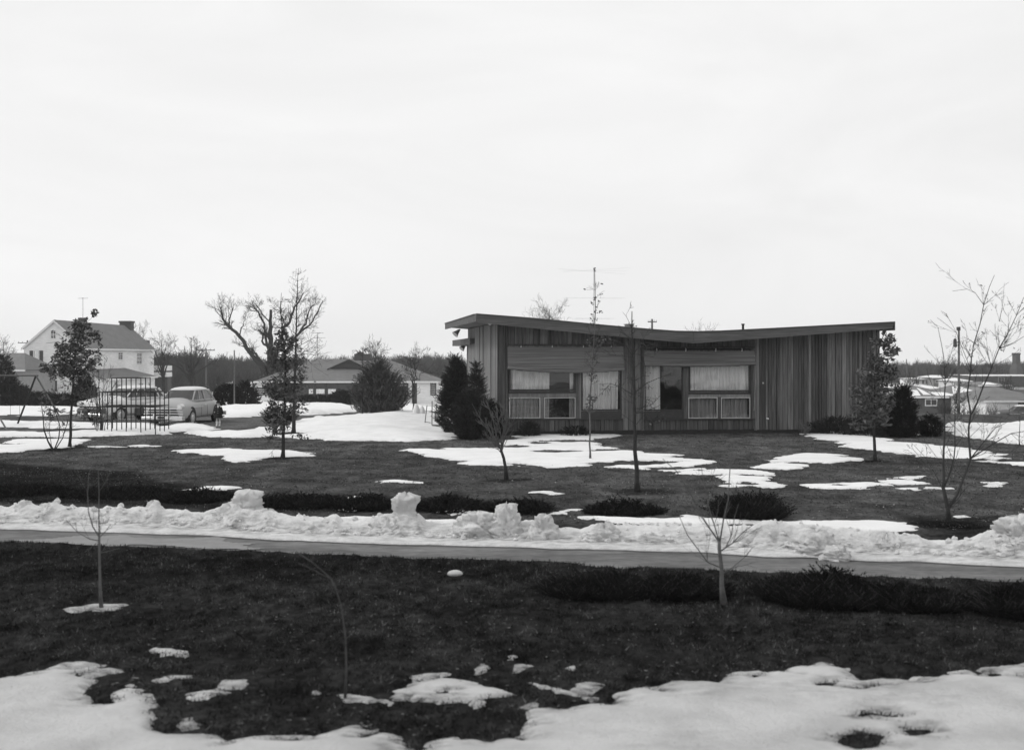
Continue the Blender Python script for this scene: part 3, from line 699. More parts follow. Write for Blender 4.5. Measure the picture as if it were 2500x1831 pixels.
b = MB(); b.box(sL - 0.075, sL + 0.3, T0 + 0.51, DT + 0.02, tz[0] + 0.021, tz[0] + 0.05); b.build('drip_edge', M_wood_dark, roof)
b = MB(); b.box(sR, sR + 0.045, T0 + 0.0, DT, tz[-1] - 0.30, tz[-1] + 0.02); b.build('fascia', M_fascia, roof)
def wall_top(s): return rz_top(s) - 0.17

# board siding
def boards(s0, s1, z0, z1=None, wmin=0.14, wmax=0.27, m=None, t=0.0, side=False, seed=1):
    g = random.Random(seed); s = s0
    while s < s1 - 0.03:
        w_ = g.uniform(wmin, wmax)
        if s + w_ > s1 - 0.06: w_ = s1 - s
        e = min(s + w_, s1)
        za = wall_top(s) if z1 is None else z1; zb = wall_top(e) if z1 is None else z1
        th = 0.02 + g.choice([0, 0, 0.014, 0.03]); zz0 = z0 + g.uniform(-0.015, 0.01)
        b = MB(); gp = 0.009
        if not side:
            b.prism([(s + gp, zz0), (e - gp, zz0), (e - gp, zb), (s + gp, za)], -th, 0.0)
            b.v = [(x, y + t, z) for x, y, z in b.v]
        else:
            b.box(t - th, t, s + gp, e - gp, zz0, z1)
        mm = m or g.choice([M_wood, M_wood, M_wood, M_wood_dark, M_wood_pale])
        b.build('board', mm, house)
        s = e
sA, sB = S_(1217), S_(2147)
w1a, w1b = S_(1240.5), S_(1520.5); w2a, w2b = S_(1573), S_(1841)
zH = loc(1380, 843, 0)[1]; zH2 = loc(1700, 846, 0)[1]; zS = loc(1400, 1023, 0)[1]; zS2 = loc(1700, 1023, 0)[1]; zF = 0.16
# backing walls behind the boards, so no daylight shows through the joints
b = MB()
def wallpiece(a, c, z0, z1): b.prism([(a, z0), (c, z0), (c, z1 if z1 is not None else wall_top(c)), (a, z1 if z1 is not None else wall_top(a))], 0.002, 0.10)
wallpiece(sA, w1a, 0, None); wallpiece(w1b, w2a, 0, None); wallpiece(w2b, sB, 0, None)
for a, c, zt, zs in ((w1a, w1b, zH, zS), (w2a, w2b, zH2, zS2)):
    n = 6
    for i in range(n):
        p, q = a + (c - a) * i / n, a + (c - a) * (i + 1) / n
        b.prism([(p, zt), (q, zt), (q, wall_top(q)), (p, wall_top(p))], 0.002, 0.10)
    wallpiece(a, c, 0, zs)
b.box(sA, sA + 0.1, 0.11, 11.2, 0, wall_top(sA) - 0.02); b.box(sB - 0.1, sB, 0.11, 11.2, 0, 3.9); b.box(sA + 0.11, sB - 0.11, 11.1, 11.2, 0, 3.6)
b.build('wall', M_found, house)
b = MB(); b.box(sA - 0.01, sB + 0.01, -0.012, 0.0, -0.1, zF - 0.02); b.box(sA - 0.012, sA - 0.001, 0.0, 11.2, -0.1, zF); b.build('foundation', M_found, house)
boards(sA, w1a, zF, m=M_wood_dark, seed=2)  # corner boards in shadow: the shade is set as a darker wood tone
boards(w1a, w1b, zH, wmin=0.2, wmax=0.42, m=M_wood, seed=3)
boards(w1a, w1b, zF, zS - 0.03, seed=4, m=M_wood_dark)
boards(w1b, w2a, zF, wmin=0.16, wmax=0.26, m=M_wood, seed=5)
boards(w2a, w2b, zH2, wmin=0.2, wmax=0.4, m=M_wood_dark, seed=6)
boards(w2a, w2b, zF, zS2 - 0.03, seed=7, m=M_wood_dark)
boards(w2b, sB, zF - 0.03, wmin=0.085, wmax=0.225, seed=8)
boards(0.0, 11.2, zF, wall_top(0) - 0.03, wmin=0.35, wmax=0.7, m=M_wood_pale, t=sA, side=True, seed=9)  # side wall catches more light, painted in as a paler wood tone
b = MB(); b.box(sA - 0.05, sA + 0.02, -0.055, -0.024, zF - .02, wall_top(0)); b.build('corner_board', M_wood_dark, house)
# rooms seen through the glass
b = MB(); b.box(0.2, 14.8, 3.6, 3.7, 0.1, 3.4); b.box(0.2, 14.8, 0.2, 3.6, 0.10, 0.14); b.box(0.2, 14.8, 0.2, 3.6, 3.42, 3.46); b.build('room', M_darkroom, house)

def frame_rect(x0, x1, z0, z1, wd, y0, y1, name, m, par):
    b = MB(); b.box(x0, x0 + wd, y0, y1, z0, z1); b.box(x1 - wd, x1, y0, y1, z0, z1)
    b.box(x0 + wd, x1 - wd, y0, y1, z0, z0 + wd); b.box(x0 + wd, x1 - wd, y0, y1, z1 - wd, z1)
    return b.build(name, m, par)
def curtain(x0, x1, z0, z1, y, m, par, seed, period=0.15):
    g = np.random.default_rng(seed); n = max(8, int((x1 - x0) / 0.012)); xx = np.linspace(x0, x1, n)
    ph = np.cumsum(1 + 0.9 * (vnoise(xx * 5, 0 * xx, seed) - 0.5)) * (xx[1] - xx[0]) / period * 2 * np.pi
    V = []
    for j, t in enumerate(np.linspace(0, 1, 8)):
        y_ = y + 0.05 + 0.058 * np.sin(ph + 0.5 * t * np.sin(xx * 3)) * (0.7 + 0.4 * t) + 0.018 * np.sin(ph * 2.7 + 1)
        V.append(np.stack([xx + 0.02 * t * np.sin(xx * 9), y_, np.full(n, z1 + (z0 - z1) * t)], 1))
    return np_mesh('curtain', np.concatenate(V), grid_faces(n, 8), m, par, smooth=True)
def window(px0, px1, py0, py1, name_m, fw=0.05, curt=(), metal=False, y=-0.02, label=None, cm=None, top=None):
    pm = (px0 + px1) / 2
    x0 = S_(px0); x1 = S_(px1); z1 = loc(pm, py0, 0)[1] if top is None else top; z0 = loc(pm, py1, 0)[1]
    f = frame_rect(x0, x1, z0, z1, fw, y, y + 0.07, 'window', name_m, house)
    if label: f['label'] = label
    b = MB(); b.box(x0 + fw, x1 - fw, y + 0.035, y + 0.041, z0 + fw, z1 - fw); b.build('pane', M_window, f)
    for i, (a, c) in enumerate(curt):
        curtain(S_(a), S_(c), z0 - 0.02, z1 + 0.02, 0.115, cm or M_curtain, f, int(px0 + i))
    return f
B1 = loc(1380, 860, 0)[1]; B2 = loc(1700, 862, 0)[1]
window(1242, 1406, 900, 955, M_frame, 0.075, [(1246, 1343), (1393, 1400)], top=B1, label='upper left window with a white curtain drawn two thirds across')
window(1419, 1517, 900, 1003, M_frame, 0.06, [(1421, 1511)], top=B1, label='tall window fully closed by a white curtain')
window(1573, 1668, 892, 1003, M_frame, 0.055, [(1574, 1614)], top=B2, label='tall window with the curtain half drawn, dark room showing')
window(1681, 1833, 895, 957, M_frame, 0.07, [(1683, 1829)], top=B2, label='upper right window with a closed white curtain')
for i, (a, c, cc) in enumerate(((1242.7, 1318.6, [(1246, 1316)]), (1328.6, 1404.6, [(1331, 1343), (1392, 1402)]), (1680, 1751, [(1682, 1749)]), (1760, 1831, [(1762, 1829)]))):
    window(a, c, 970, 1021, M_alum, 0.028, cc, y=-0.045, cm=M_screen)
# posts, rails, sills between the windows
def fill(px0, px1, py0, py1, name, m, y0=-0.03, y1=0.05):
    pm = (px0 + px1) / 2
    b = MB(); b.box(S_(px0), S_(px1), y0, y1, loc(pm, py1, 0)[1], loc(pm, py0, 0)[1]); return b.build(name, m, house)
fill(1406.5, 1418.5, 862, 1021.5, 'post', M_wood); fill(1668.5, 1680.5, 862, 1021.5, 'post', M_wood)
fill(1319, 1328.2, 969, 1021.5, 'post', M_wood); fill(1751.4, 1759.6, 969, 1021.5, 'post', M_wood)
fill(1241.5, 1406, 955.6, 960, 'sill', M_frame, -0.06, 0.05); fill(1681, 1833, 957.6, 962, 'sill', M_frame, -0.06, 0.05)
fill(1241.5, 1406, 960.4, 969, 'rail', M_wood_pale); fill(1681, 1832, 962.4, 970, 'rail', M_wood_pale)
fill(1419, 1517, 1003.5, 1021.5, 'panel', M_frame, -0.012, 0.05); fill(1573.5, 1668, 1003.5, 1021.5, 'panel', M_frame, -0.012, 0.05)
fill(1240.5, 1520.5, 1021.8, 1025, 'sill', M_frame, -0.09, 0.05); fill(1573, 1841, 1021.8, 1025, 'sill', M_frame, -0.09, 0.05)
fill(1517.5, 1521, 850, 1021.5, 'trim', M_wood_pale, -0.05, 0.05); fill(1833.5, 1841.5, 850, 1021.5, 'trim', M_wood, -0.05, 0.05)
# vent in the foundation, tap and little fittings on the boards
fill(1727, 1755, 1056.5, 1064, 'vent', M_black, -0.03, -0.014)
b = MB(); s, z = loc(1872, 1022, 0); b.ball((s, -0.09, z), 0.05, 8, 6, (1.2, 1, 0.8)); b.cyl((s, -0.04, z), (0, -1, 0), 0.02, 0.08, 8); b.build('tap', M_white, house)
b = MB(); s, z = loc(1862, 935, 0); b.box(s - .03, s + .03, -.07, -.045, z - .03, z + .03); b.build('fitting', M_alum, house)
# bamboo blinds on a rail with hooks
def blind(pxa, pxb, ytop, ybl, ybm, ybr, label, hooks, yrail, roll=0.075):
    xa, xb = S_(pxa, -0.2), S_(pxb, -0.2)
    root = empty('bamboo_blind', HO + Vector((0, 0, 0)), HA, label, 'blind', 'bamboo blinds over the wide windows')
    ztop = loc((pxa + pxb) / 2, ytop, -0.2)[1]
    def zb(t):
        py = ybl * (1 - t) * (1 - 2 * t) + 4 * ybm * t * (1 - t) + ybr * t * (2 * t - 1)
        return loc(pxa + (pxb - pxa) * t, py, -0.2)[1]
    ns, nz_ = 60, 90; V = []
    for j in range(nz_):
        q = j / (nz_ - 1)
        for i in range(ns):
            t = i / (ns - 1); z = ztop + (zb(t) + roll - ztop) * q
            y = -0.17 - 0.08 * q - 0.035 * math.sin(q * 9 + 2 * t) * q - 0.010 * (j % 2) - 0.02 * math.sin(t * 7 + q * 3)
            V.append((xa + (xb - xa) * t, y, z))
    np_mesh('slats', V, grid_faces(ns, nz_)[:, ::-1], M_blind, root, smooth=False)
    pts = []; b = MB()
    for i in range(ns):
        t = i / (ns - 1); pts.append((xa + (xb - xa) * t, -0.30, zb(t) + roll))
    b.tube(pts, [roll * (0.95 + 0.1 * math.sin(i * 1.3)) for i in range(ns)], 10); b.build('roll', M_blind, root)
    pts2 = [(p[0], p[1] + 0.055, p[2] + roll * 1.15) for p in pts]; b = MB(); b.tube(pts2, roll * 0.42, 8); b.build('roll', M_blind, root)
    zr_ = loc((pxa + pxb) / 2, yrail, -0.1)[1]
    b = MB(); b.box(xa - 0.02, xb + 0.02, -0.16, -0.05, zr_ - 0.03, zr_ + 0.03); b.build('rail', M_wood_dark, root)
    b = MB(); b.box(xa, xb, -0.20, -0.17, ztop - 0.025, ztop + 0.02); b.build('batten', M_wood, root)
    for hx in hooks:
        s = S_(hx, -0.2); b = MB(); b.tube([(s, -0.19, zr_ - 0.03), (s + .012, -0.215, (zr_ + ztop) / 2), (s, -0.21, ztop - 0.03)], 0.011, 6); b.ball((s, -0.215, ztop - 0.02), 0.02, 8, 5)
        b.build('hook', M_white, root)
    return root
blind(1239, 1522, 846, 902, 911, 905, 'wide bamboo blind nearer the evergreens, its lower edge sagging in the middle', (1271.7, 1348, 1424, 1492), 842)
blind(1572, 1842, 856, 893, 896, 892, 'wide bamboo blind beside the plain board wall, hanging just below its rail', (1603, 1674, 1747, 1811), 849)
for px in (1842, 1573):
    b = MB(); s = S_(px, -0.15); b.tube([(s, -0.17, 3.1), (s + 0.03, -0.16, 2.0), (s - 0.02, -0.15, 0.9)], 0.006, 5); b.build('cord', M_alum, house)

# rear wing, lower flat roof
b = MB(); b.box(-0.2, 7, 8.2, 16.8, 3.62, 3.86)
wing = b.build('wing_roof', M_roofing, house)
b = MB(); b.box(-0.245, -0.205, 8.2, 16.84, 3.58, 3.88); b.build('fascia', M_fascia, wing)
b = MB(); b.box(-0.2, 6.9, 11.25, 16.78, 3.58, 3.615); b.build('soffit', M_wood_pale, wing)
b = MB(); b.box(0.42, 6.5, 11.25, 16.0, 0, 3.57); b.build('wing_wall', M_wood_dark, house)
# flood lamps below the eaves, bracket lamp at the front corner
def flood(px, py, D, label, s=1.0):
    p = at(px, py, D); ztop = 4.22 if D < 61 and py < 830 else 3.57
    root = empty('flood_lamp', (p.x, p.y, p.z), 0, label, 'lamp', 'flood lamps under the eaves')
    b = MB(); d = Vector((-0.55, -0.35, -0.6)).normalized()
    pts = [Vector((0.05, 0.04, 0.12)) * s + d * t for t in (0, 0.06 * s, 0.16 * s, 0.30 * s)]
    b.tube(pts, [0.035 * s, 0.06 * s, 0.085 * s, 0.15 * s], 14); b.build('reflector', M_alum, root, smooth=False)
    b = MB(); b.tube([pts[0], Vector((0.1, 0.05, max(0.14, ztop - p.z)))], 0.022, 6); b.build('bracket', M_black, root)
flood(1119, 812, 59.0, 'flood lamp under the far corner of the upper roof eave', 1.15)
flood(1134, 848, 62.0, 'smaller flood lamp under the lower rear roof, above the evergreens', 1.05)
b = MB(); s, z = loc(1196, 796, -0.65); zc = rz_top(0) - 0.165
b.add([(s - 0.16, -0.8, zc), (s + 0.16, -0.8, zc), (s + 0.16, -0.5, zc), (s - 0.16, -0.5, zc), (s - 0.02, -0.67, zc - 0.15), (s + 0.03, -0.63, zc - 0.15)], [(0, 1, 5, 4), (1, 2, 5), (2, 3, 4, 5), (3, 0, 4), (0, 3, 2, 1)])
b.build('eave_lamp', M_white, house)
# things standing on the roof
def onroof(px, t):
    s = S_(px, t); return s, rz_top(s)
for px, t, hw, h in ((1536, 4.0, 0.16, 0.36), (1484, 4.2, 0.13, 0.16)):
    s, z = onroof(px, t); b = MB(); b.box(s - hw, s + hw, t - hw, t + hw, z, z + h); b.box(s - hw - .03, s + hw + .03, t - hw - .03, t + hw + .03, z + h + .002, z + h + .04); b.build('roof_vent', M_greywall, roof)
s, z = onroof(1814, 3); b = MB(); b.cyl((s, 3, z), (0, 0, 1), 0.05, 0.26, 10); b.cyl((s, 3, z + .26), (0, 0, 1), 0.075, 0.05, 10); b.build('pipe', M_black, roof)
# television antenna
s, z = onroof(1450, 4.4); ww = house.matrix_basis
P0 = HO.to_2d() + hu * s + hv * 4.4
ant = empty('television_antenna', (P0.x, P0.y, z), HA, 'tall thin television antenna mast rising from the low roof', 'antenna')
D = P0.y; zt = at(1450, 659, D).z - z
b = MB(); b.tube([(0, 0, 0), (0, 0, zt)], 0.010, 6); b.build('mast', M_steel, ant)
for (py, half, dz, lst) in ((661, 1.45, 0.10, 3), (728, 1.3, 0.0, 2), (778, 0.85, 0.0, 3)):
    zz = at(1450, py, D).z - z
    for k in range(lst):
        b = MB(); yo = (k - (lst - 1) / 2) * 0.5; b.tube([(-half, yo, zz - dz * (1 - k)), (0, yo, zz), (half, yo, zz + dz * (1 - k))], 0.0014, 4); b.build('element', M_steel, ant)
    b = MB(); b.tube([(0, -0.55, zz), (0, 0.55, zz)], 0.003, 4); b.build('boom', M_steel, ant)

# ------------------------------------------------------------------ trees and shrubs
def unit(v):
    v = Vector(v); return v.normalized() if v.length > 1e-9 else Vector((0, 0, 1))
def rnd_dir(d, ang, g):
    a = unit(d).orthogonal().normalized(); b_ = unit(d).cross(a)
    t = g.uniform(0, 2 * math.pi)
    return (unit(d) * math.cos(ang) + (a * math.cos(t) + b_ * math.sin(t)) * math.sin(ang)).normalized()
def grow(mb, p, d, L, r, lv, g, c, tips):
    n = c.get('seg', 4); pts = [Vector(p)]; rad = [r]; d = unit(d)
    for i in range(n):
        d = unit(d + Vector((g.uniform(-1, 1), g.uniform(-1, 1), g.uniform(-1, 1))) * c.get('wob', 0.16) + Vector((0, 0, c.get('up', 0.05))))
        pts.append(pts[-1] + d * (L / n)); rad.append(max(c.get('rmin', 0.003), r * (1 - 0.72 * (i + 1) / n)))
    mb.tube(pts, rad, 4 if r > c.get('rmin', .003) * 3 else 3, cap=False)
    if lv <= 0:
        tips.extend(pts[1:]); return
    nk = c.get('kids', 4); nk = nk if isinstance(nk, int) else nk[min(len(nk) - 1, lv)]
    for k in range(nk):
        t = g.uniform(c.get('t0', 0.25), 1.0); i = min(n - 1, int(t * n)); q = pts[i].lerp(pts[i + 1], t * n - i)
        dd = rnd_dir(pts[i + 1] - pts[i], R(g.uniform(*c.get('ang', (25, 55)))), g)
        grow(mb, q, dd, L * g.uniform(*c.get('ls', (0.4, 0.7))) * (1.1 - 0.4 * t), max(c.get('rmin', .003), rad[i] * 0.55), lv - 1, g, c, tips)
def leaves_mesh(name, pts, size, m, parent, g, per=1, spread=0.05, droop=0.4):
    V = []; Fc = []; n = 0
    for p in pts:
        for _ in range(per):
            c = Vector(p) + Vector((g.gauss(0, spread), g.gauss(0, spread), g.gauss(0, spread) - droop * spread))
            a = Vector((g.gauss(0, 1), g.gauss(0, 1), g.gauss(0, 0.7))).normalized(); b_ = a.orthogonal().normalized(); b_ = unit(b_ * math.cos(g.uniform(0, 6)) + a.cross(b_) * math.sin(g.uniform(0, 6)))
            s = size * g.uniform(0.6, 1.25); k = a.cross(b_) * s * 0.25
            V += [c - a * s, c + b_ * s * 0.42 + k, c + a * s, c - b_ * s * 0.42 + k * 0.6]
            Fc.append((n, n + 1, n + 2)); Fc.append((n, n + 2, n + 3)); n += 4
    if not V: return None
    return np_mesh(name, [tuple(v) for v in V], Fc, m, parent)
def px_path(P, D, base):
    return [at(q[0], q[1], D + (q[2] if len(q) > 2 else 0)) - base for q in P]
def sapling(name, label, cat, bpx, stems, seed, side=20, slen=0.5, sr=0.008, lv=1, cfg=None, m=None, mt=None, leaf=None, group=None, D=None, t0=0.25, zoff=None, lpx=None, radii=None):
    """stems: list of (picture polyline, r0, r1); the first is the trunk"""
    g = random.Random(seed)
    if D is None: D = G(*bpx)[1]
    bx = (bpx[0] - HX) / F * D; base = Vector((bx, D, gz(bx, D) + (0.0)))
    root = empty(name, base, 0, label, cat, group)
    cfg = cfg or {}; m = m or M_bark; mt = mt or M_twig; tips = []; crown = MB(); first = True; tr = MB()
    for (P, r0, r1, *rest) in stems:
        pts = px_path(P, D, base)
        if first: pts[0] = Vector((pts[0].x, pts[0].y, -0.06))
        # resample with slight irregularity
        q = []
        for a, c in zip(pts[:-1], pts[1:]):
            k = max(1, int((c - a).length / 0.22))
            for i in range(k):
                q.append(a.lerp(c, i / k) + (Vector((g.uniform(-1, 1), g.uniform(-1, 1), 0)) * 0.012 if q else Vector()))
        q.append(pts[-1]); n = len(q)
        rad = [r0 + (r1 - r0) * (i / (n - 1)) ** 0.8 for i in range(n)]
        if first: rad[0] *= 1.5
        (tr if first else crown).tube(q, rad, 8 if first else 5)
        ns = rest[0] if rest else side; tt0 = t0 if first else 0.15
        for _ in range(ns):
            t = g.uniform(tt0, 1); i = min(n - 2, int(t * (n - 1))); dd = rnd_dir(q[i + 1] - q[i], R(g.uniform(*cfg.get('ang0', (40, 75)))), g)
            L = slen * g.uniform(0.5, 1.15) * (cfg.get('lk', 1.25) - cfg.get('ld', 0.75) * t)
            grow(crown, q[i], dd, max(0.1, L), min(sr, rad[i] * 0.7), lv, g, cfg, tips)
        first = False
    tr.build('trunk', m, root, smooth=True)
    if crown.v: crown.build('branches', mt, root)
    if leaf:
        pts = [t for t in tips if g.random() < leaf.get('p', 1)]
        if leaf.get('zmax') is not None: pts = [t for t in pts if t.z < leaf['zmax'] and g.random() < 1.3 - t.z / leaf['zmax']]
        if leaf.get('zmin') is not None: pts = [t for t in pts if t.z > leaf['zmin']]
        leaves_mesh('leaves', pts, leaf['s'], leaf.get('m', M_leaf), root, g, leaf.get('per', 1), leaf.get('spread', 0.05))
    if lpx:
        g2 = random.Random(seed + 5); pts = []
        for (x, y, rx_, ry_, n_) in lpx:
            for _ in range(n_):
                a = g2.uniform(0, 6.28); q_ = math.sqrt(g2.random())
                pts.append(at(x + rx_ * q_ * math.cos(a), y + ry_ * q_ * math.sin(a), D + g2.uniform(-1, 1) * rx_ / F * D * 0.8) - base)
        leaves_mesh('leaf_cluster', pts, (leaf or {'s': 0.06})['s'], (leaf or {}).get('m', M_leaf), root, g2, 1, 0.01)
    return root

OAK = dict(ang0=(45, 85), ang=(25, 60), wob=0.18, up=0.06, kids=3, rmin=0.0045, lk=1.1, ld=0.85)
# young oak that kept its leaves, by the climbing frame
sapling('young_oak', 'young oak with clumps of dry leaves in front of the white two-storey house', 'tree', (170, 1092),
        [([(170,1092),(174,1010),(178,950),(181,900),(184,860),(192,820),(200,800),(207,785)], 0.055, 0.012, 46),
         ([(180,930),(150,905),(125,897)], 0.018, 0.005, 9), ([(181,905),(215,880),(238,868)], 0.018, 0.005, 9),
         ([(184,870),(160,840),(140,835),(112,838)], 0.016, 0.005, 8), ([(190,830),(215,820),(225,815)], 0.012, 0.005, 6), ([(200,800),(218,782),(232,768)], 0.006, 0.003, 0),
         ([(174,1010),(140,1002),(100,1004)], 0.012, 0.004, 5), ([(174,1015),(205,1003),(215,1000)], 0.012, 0.004, 5)],
        101, slen=0.95, sr=0.014, lv=2, cfg=OAK, leaf=dict(s=0.082, p=0.36, per=1, spread=0.05, m=M_leaf), t0=0.38,
        lpx=[(232,765,9,9,34),(190,800,16,12,50),(150,845,18,12,70),(170,880,45,40,330),(205,900,34,30,150),(148,900,36,26,120),(120,905,22,8,60),(105,893,8,5,24),(215,862,16,9,60),(160,870,28,26,160),(195,838,26,18,120),(140,1002,40,5,40),(215,800,12,12,40),(222,816,12,5,30),(160,815,8,6,20)])
# multi-stemmed bare shrub beside it
sapling('bare_shrub', 'bare shrub of several thin curved stems left of the young oak', 'shrub', (130, 1098),
        [([(132,1098),(118,1078),(108,1050),(104,1010),(100,960)], 0.03, 0.006), ([(133,1096),(143,1070),(146,1040),(130,990),(118,950)], 0.024, 0.006), ([(136,1096),(152,1070),(163,1035),(172,1000)], 0.02, 0.005), ([(126,1090),(120,1050),(124,990),(128,940)], 0.012, 0.004)],
        102, side=7, slen=0.6, sr=0.006, lv=1, cfg=dict(up=0.1, rmin=0.004), m=M_twig)
# leafy young oak in the middle of the left lawn
sapling('pin_oak', 'slender young oak with dry leaves standing in a snow patch on the lawn', 'tree', (690, 1117),
        [([(690,1117),(692,1060),(695,1000),(697,940),(698,880),(692,840),(688,800),(685,760),(687,715)], 0.06, 0.006, 60),
         ([(690,1075),(665,1072),(640,1060)], 0.012, 0.004, 5), ([(696,970),(660,950),(648,930)], 0.014, 0.004, 8), ([(697,930),(730,915),(750,908)], 0.014, 0.004, 8), ([(697,900),(650,895),(630,890)], 0.012, 0.004, 6), ([(692,850),(720,832),(735,825)], 0.01, 0.004, 5)],
        103, slen=0.95, sr=0.012, lv=2, cfg=dict(OAK, ang0=(60, 95), up=0.02), leaf=dict(s=0.068, p=0.30, per=1, spread=0.05, zmax=3.9), t0=0.32,
        lpx=[(700,835,16,22,80),(672,880,22,18,70),(688,850,28,26,190),(690,890,34,22,160),(680,945,38,30,260),(715,950,36,30,200),(700,980,46,16,140),(680,1035,30,16,130),(672,1048,22,10,70),(726,880,20,16,60),(690,815,14,12,50),(740,1065,20,7,26),(655,1068,16,4,16),(735,1000,18,10,50),(665,1000,16,12,50)])
# taller tree behind it
sapling('young_tree', 'tall straight young tree with fine ascending twigs behind the slender oak', 'tree', (716, 1058),
        [([(716,1058),(718,1000),(718,950),(722,880),(723,800),(723,760),(725,720),(729,655)], 0.085, 0.007, 64),
         ([(724,760),(738,690),(745,672)], 0.008, 0.004, 2), ([(722,870),(760,850),(790,842)], 0.016, 0.004, 7), ([(722,850),(765,825),(795,825)], 0.014, 0.004, 7), ([(720,880),(770,880),(800,860)], 0.012, 0.004, 6)],
        104, slen=1.35, sr=0.011, lv=2, cfg=dict(ang0=(42, 72), up=0.04, rmin=0.0038, kids=2, lk=1.15, ld=0.95), t0=0.35, leaf=dict(s=0.06, p=0.14, zmax=2.6))
# small bush at the edge of the drive behind the two trees
# bare lawn tree in front of the evergreens
A_ = dict(ang0=(20, 45), ang=(18, 42), up=0.08, wob=0.12, kids=3, rmin=0.0055, lk=1.2, ld=0.5)
sapling('lawn_tree', 'small bare vase shaped tree with a leaning trunk in front of the evergreens', 'tree', (1237, 1172),
        [([(1237,1172),(1233,1140),(1229,1118),(1223,1098)], 0.045, 0.034, 0),
         ([(1223,1098),(1205,1072),(1190,1045),(1172,1020),(1152,985)], 0.020, 0.005, 13), ([(1223,1100),(1212,1060),(1205,1030),(1195,1000),(1188,975)], 0.018, 0.005, 13),
         ([(1224,1098),(1222,1060),(1218,1030),(1212,995)], 0.016, 0.005, 12), ([(1224,1098),(1228,1050),(1226,1015),(1220,980)], 0.018, 0.005, 12),
         ([(1225,1098),(1234,1065),(1242,1040),(1256,1022)], 0.016, 0.005, 10), ([(1226,1100),(1232,1050),(1234,1000),(1238,960)], 0.014, 0.004, 10), ([(1228,1112),(1218,1098),(1198,1076),(1180,1060)], 0.012, 0.004, 8)],
        105, slen=0.42, sr=0.009, lv=1, cfg=A_, mt=M_bark_light)
# thin leafy sapling before the house
sapling('thin_sapling', 'very thin tall sapling with a few clinging leaves in front of the curtained window', 'tree', (1441, 1122),
        [([(1441,1122),(1440,1060),(1440,1010),(1441,960),(1445,900),(1449,850),(1452,800),(1454,760),(1453,728),(1453,690),(1452,657)], 0.030, 0.009, 26),
         ([(1448,870),(1478,832),(1490,828)], 0.006, 0.003, 3)],
        106, slen=0.36, sr=0.006, lv=1, cfg=dict(rmin=0.0035, up=0.1, lk=1.1, ld=0.3), m=M_bark_light, leaf=dict(s=0.048, p=0.25), t0=0.42,
        lpx=[(1452,657,4,4,8),(1451,728,4,3,6),(1446,740,3,3,4),(1463,761,9,4,14),(1456,778,5,4,7),(1444,793,6,4,8),(1456,835,26,14,40),(1450,880,8,12,30),(1448,915,9,18,60),(1440,985,9,22,100),(1450,972,8,9,40),(1441,1002,16,6,30)])
# dark trunked tree in the middle
sapling('bare_tree', 'bare young tree with the thickest dark trunk, in the middle of the lawn', 'tree', (1556, 1198),
        [([(1557,1198),(1554,1150),(1551,1100),(1550,1060),(1549,1010),(1549,960),(1547,900),(1545,860),(1543,800),(1543,760)], 0.062, 0.010, 26),
         ([(1546,870),(1528,845),(1500,830),(1475,838),(1460,842)], 0.011, 0.004, 7), ([(1546,865),(1568,838),(1590,838),(1605,848)], 0.010, 0.004, 7), ([(1549,960),(1580,935),(1620,918),(1650,915)], 0.010, 0.004, 6),
         ([(1549,965),(1520,948),(1490,936),(1462,938)], 0.010, 0.004, 6), ([(1549,1000),(1585,990),(1605,1005),(1640,1012)], 0.009, 0.004, 5), ([(1550,1040),(1575,1010),(1600,1020),(1610,1035)], 0.008, 0.004, 4), ([(1543,800),(1528,772),(1520,762)], 0.006, 0.003, 2)],
        107, slen=0.55, sr=0.008, lv=1, cfg=dict(rmin=0.004, up=0.03, ang0=(45, 85)), leaf=dict(s=0.04, p=0.04), t0=0.45)
# foreground saplings
M_sap = mat('sapling_bark', 0.07, 0.9, 0.4, 14, 0.003, spec=0.1)
sapling('sapling', 'pale barked sapling with forking branches between the near junipers', 'tree', (1767, 1472),
        [([(1768,1478),(1764,1430),(1760,1390),(1757,1340),(1756,1322)], 0.034, 0.020, 0),
         ([(1756,1322),(1735,1290),(1712,1255),(1690,1210),(1650,1150),(1618,1120)], 0.012, 0.004, 7), ([(1756,1322),(1742,1280),(1730,1230),(1722,1190),(1712,1140)], 0.009, 0.003, 5),
         ([(1757,1325),(1766,1270),(1776,1220),(1784,1140),(1790,1075)], 0.012, 0.004, 6), ([(1756,1384),(1730,1372),(1705,1340),(1680,1305),(1658,1258)], 0.010, 0.004, 4), ([(1759,1345),(1790,1325),(1815,1300),(1840,1280)], 0.010, 0.004, 5),
         ([(1762,1400),(1790,1385),(1820,1360),(1838,1335)], 0.008, 0.003, 4), ([(1772,1335),(1785,1310),(1795,1265),(1803,1230)], 0.007, 0.003, 3)],
        108, slen=0.42, sr=0.004, lv=1, cfg=dict(rmin=0.0018, up=0.12, ang0=(20, 50), ang=(20, 45), kids=2, lk=1.1, ld=0.5), m=M_bark_light, mt=M_bark_light)
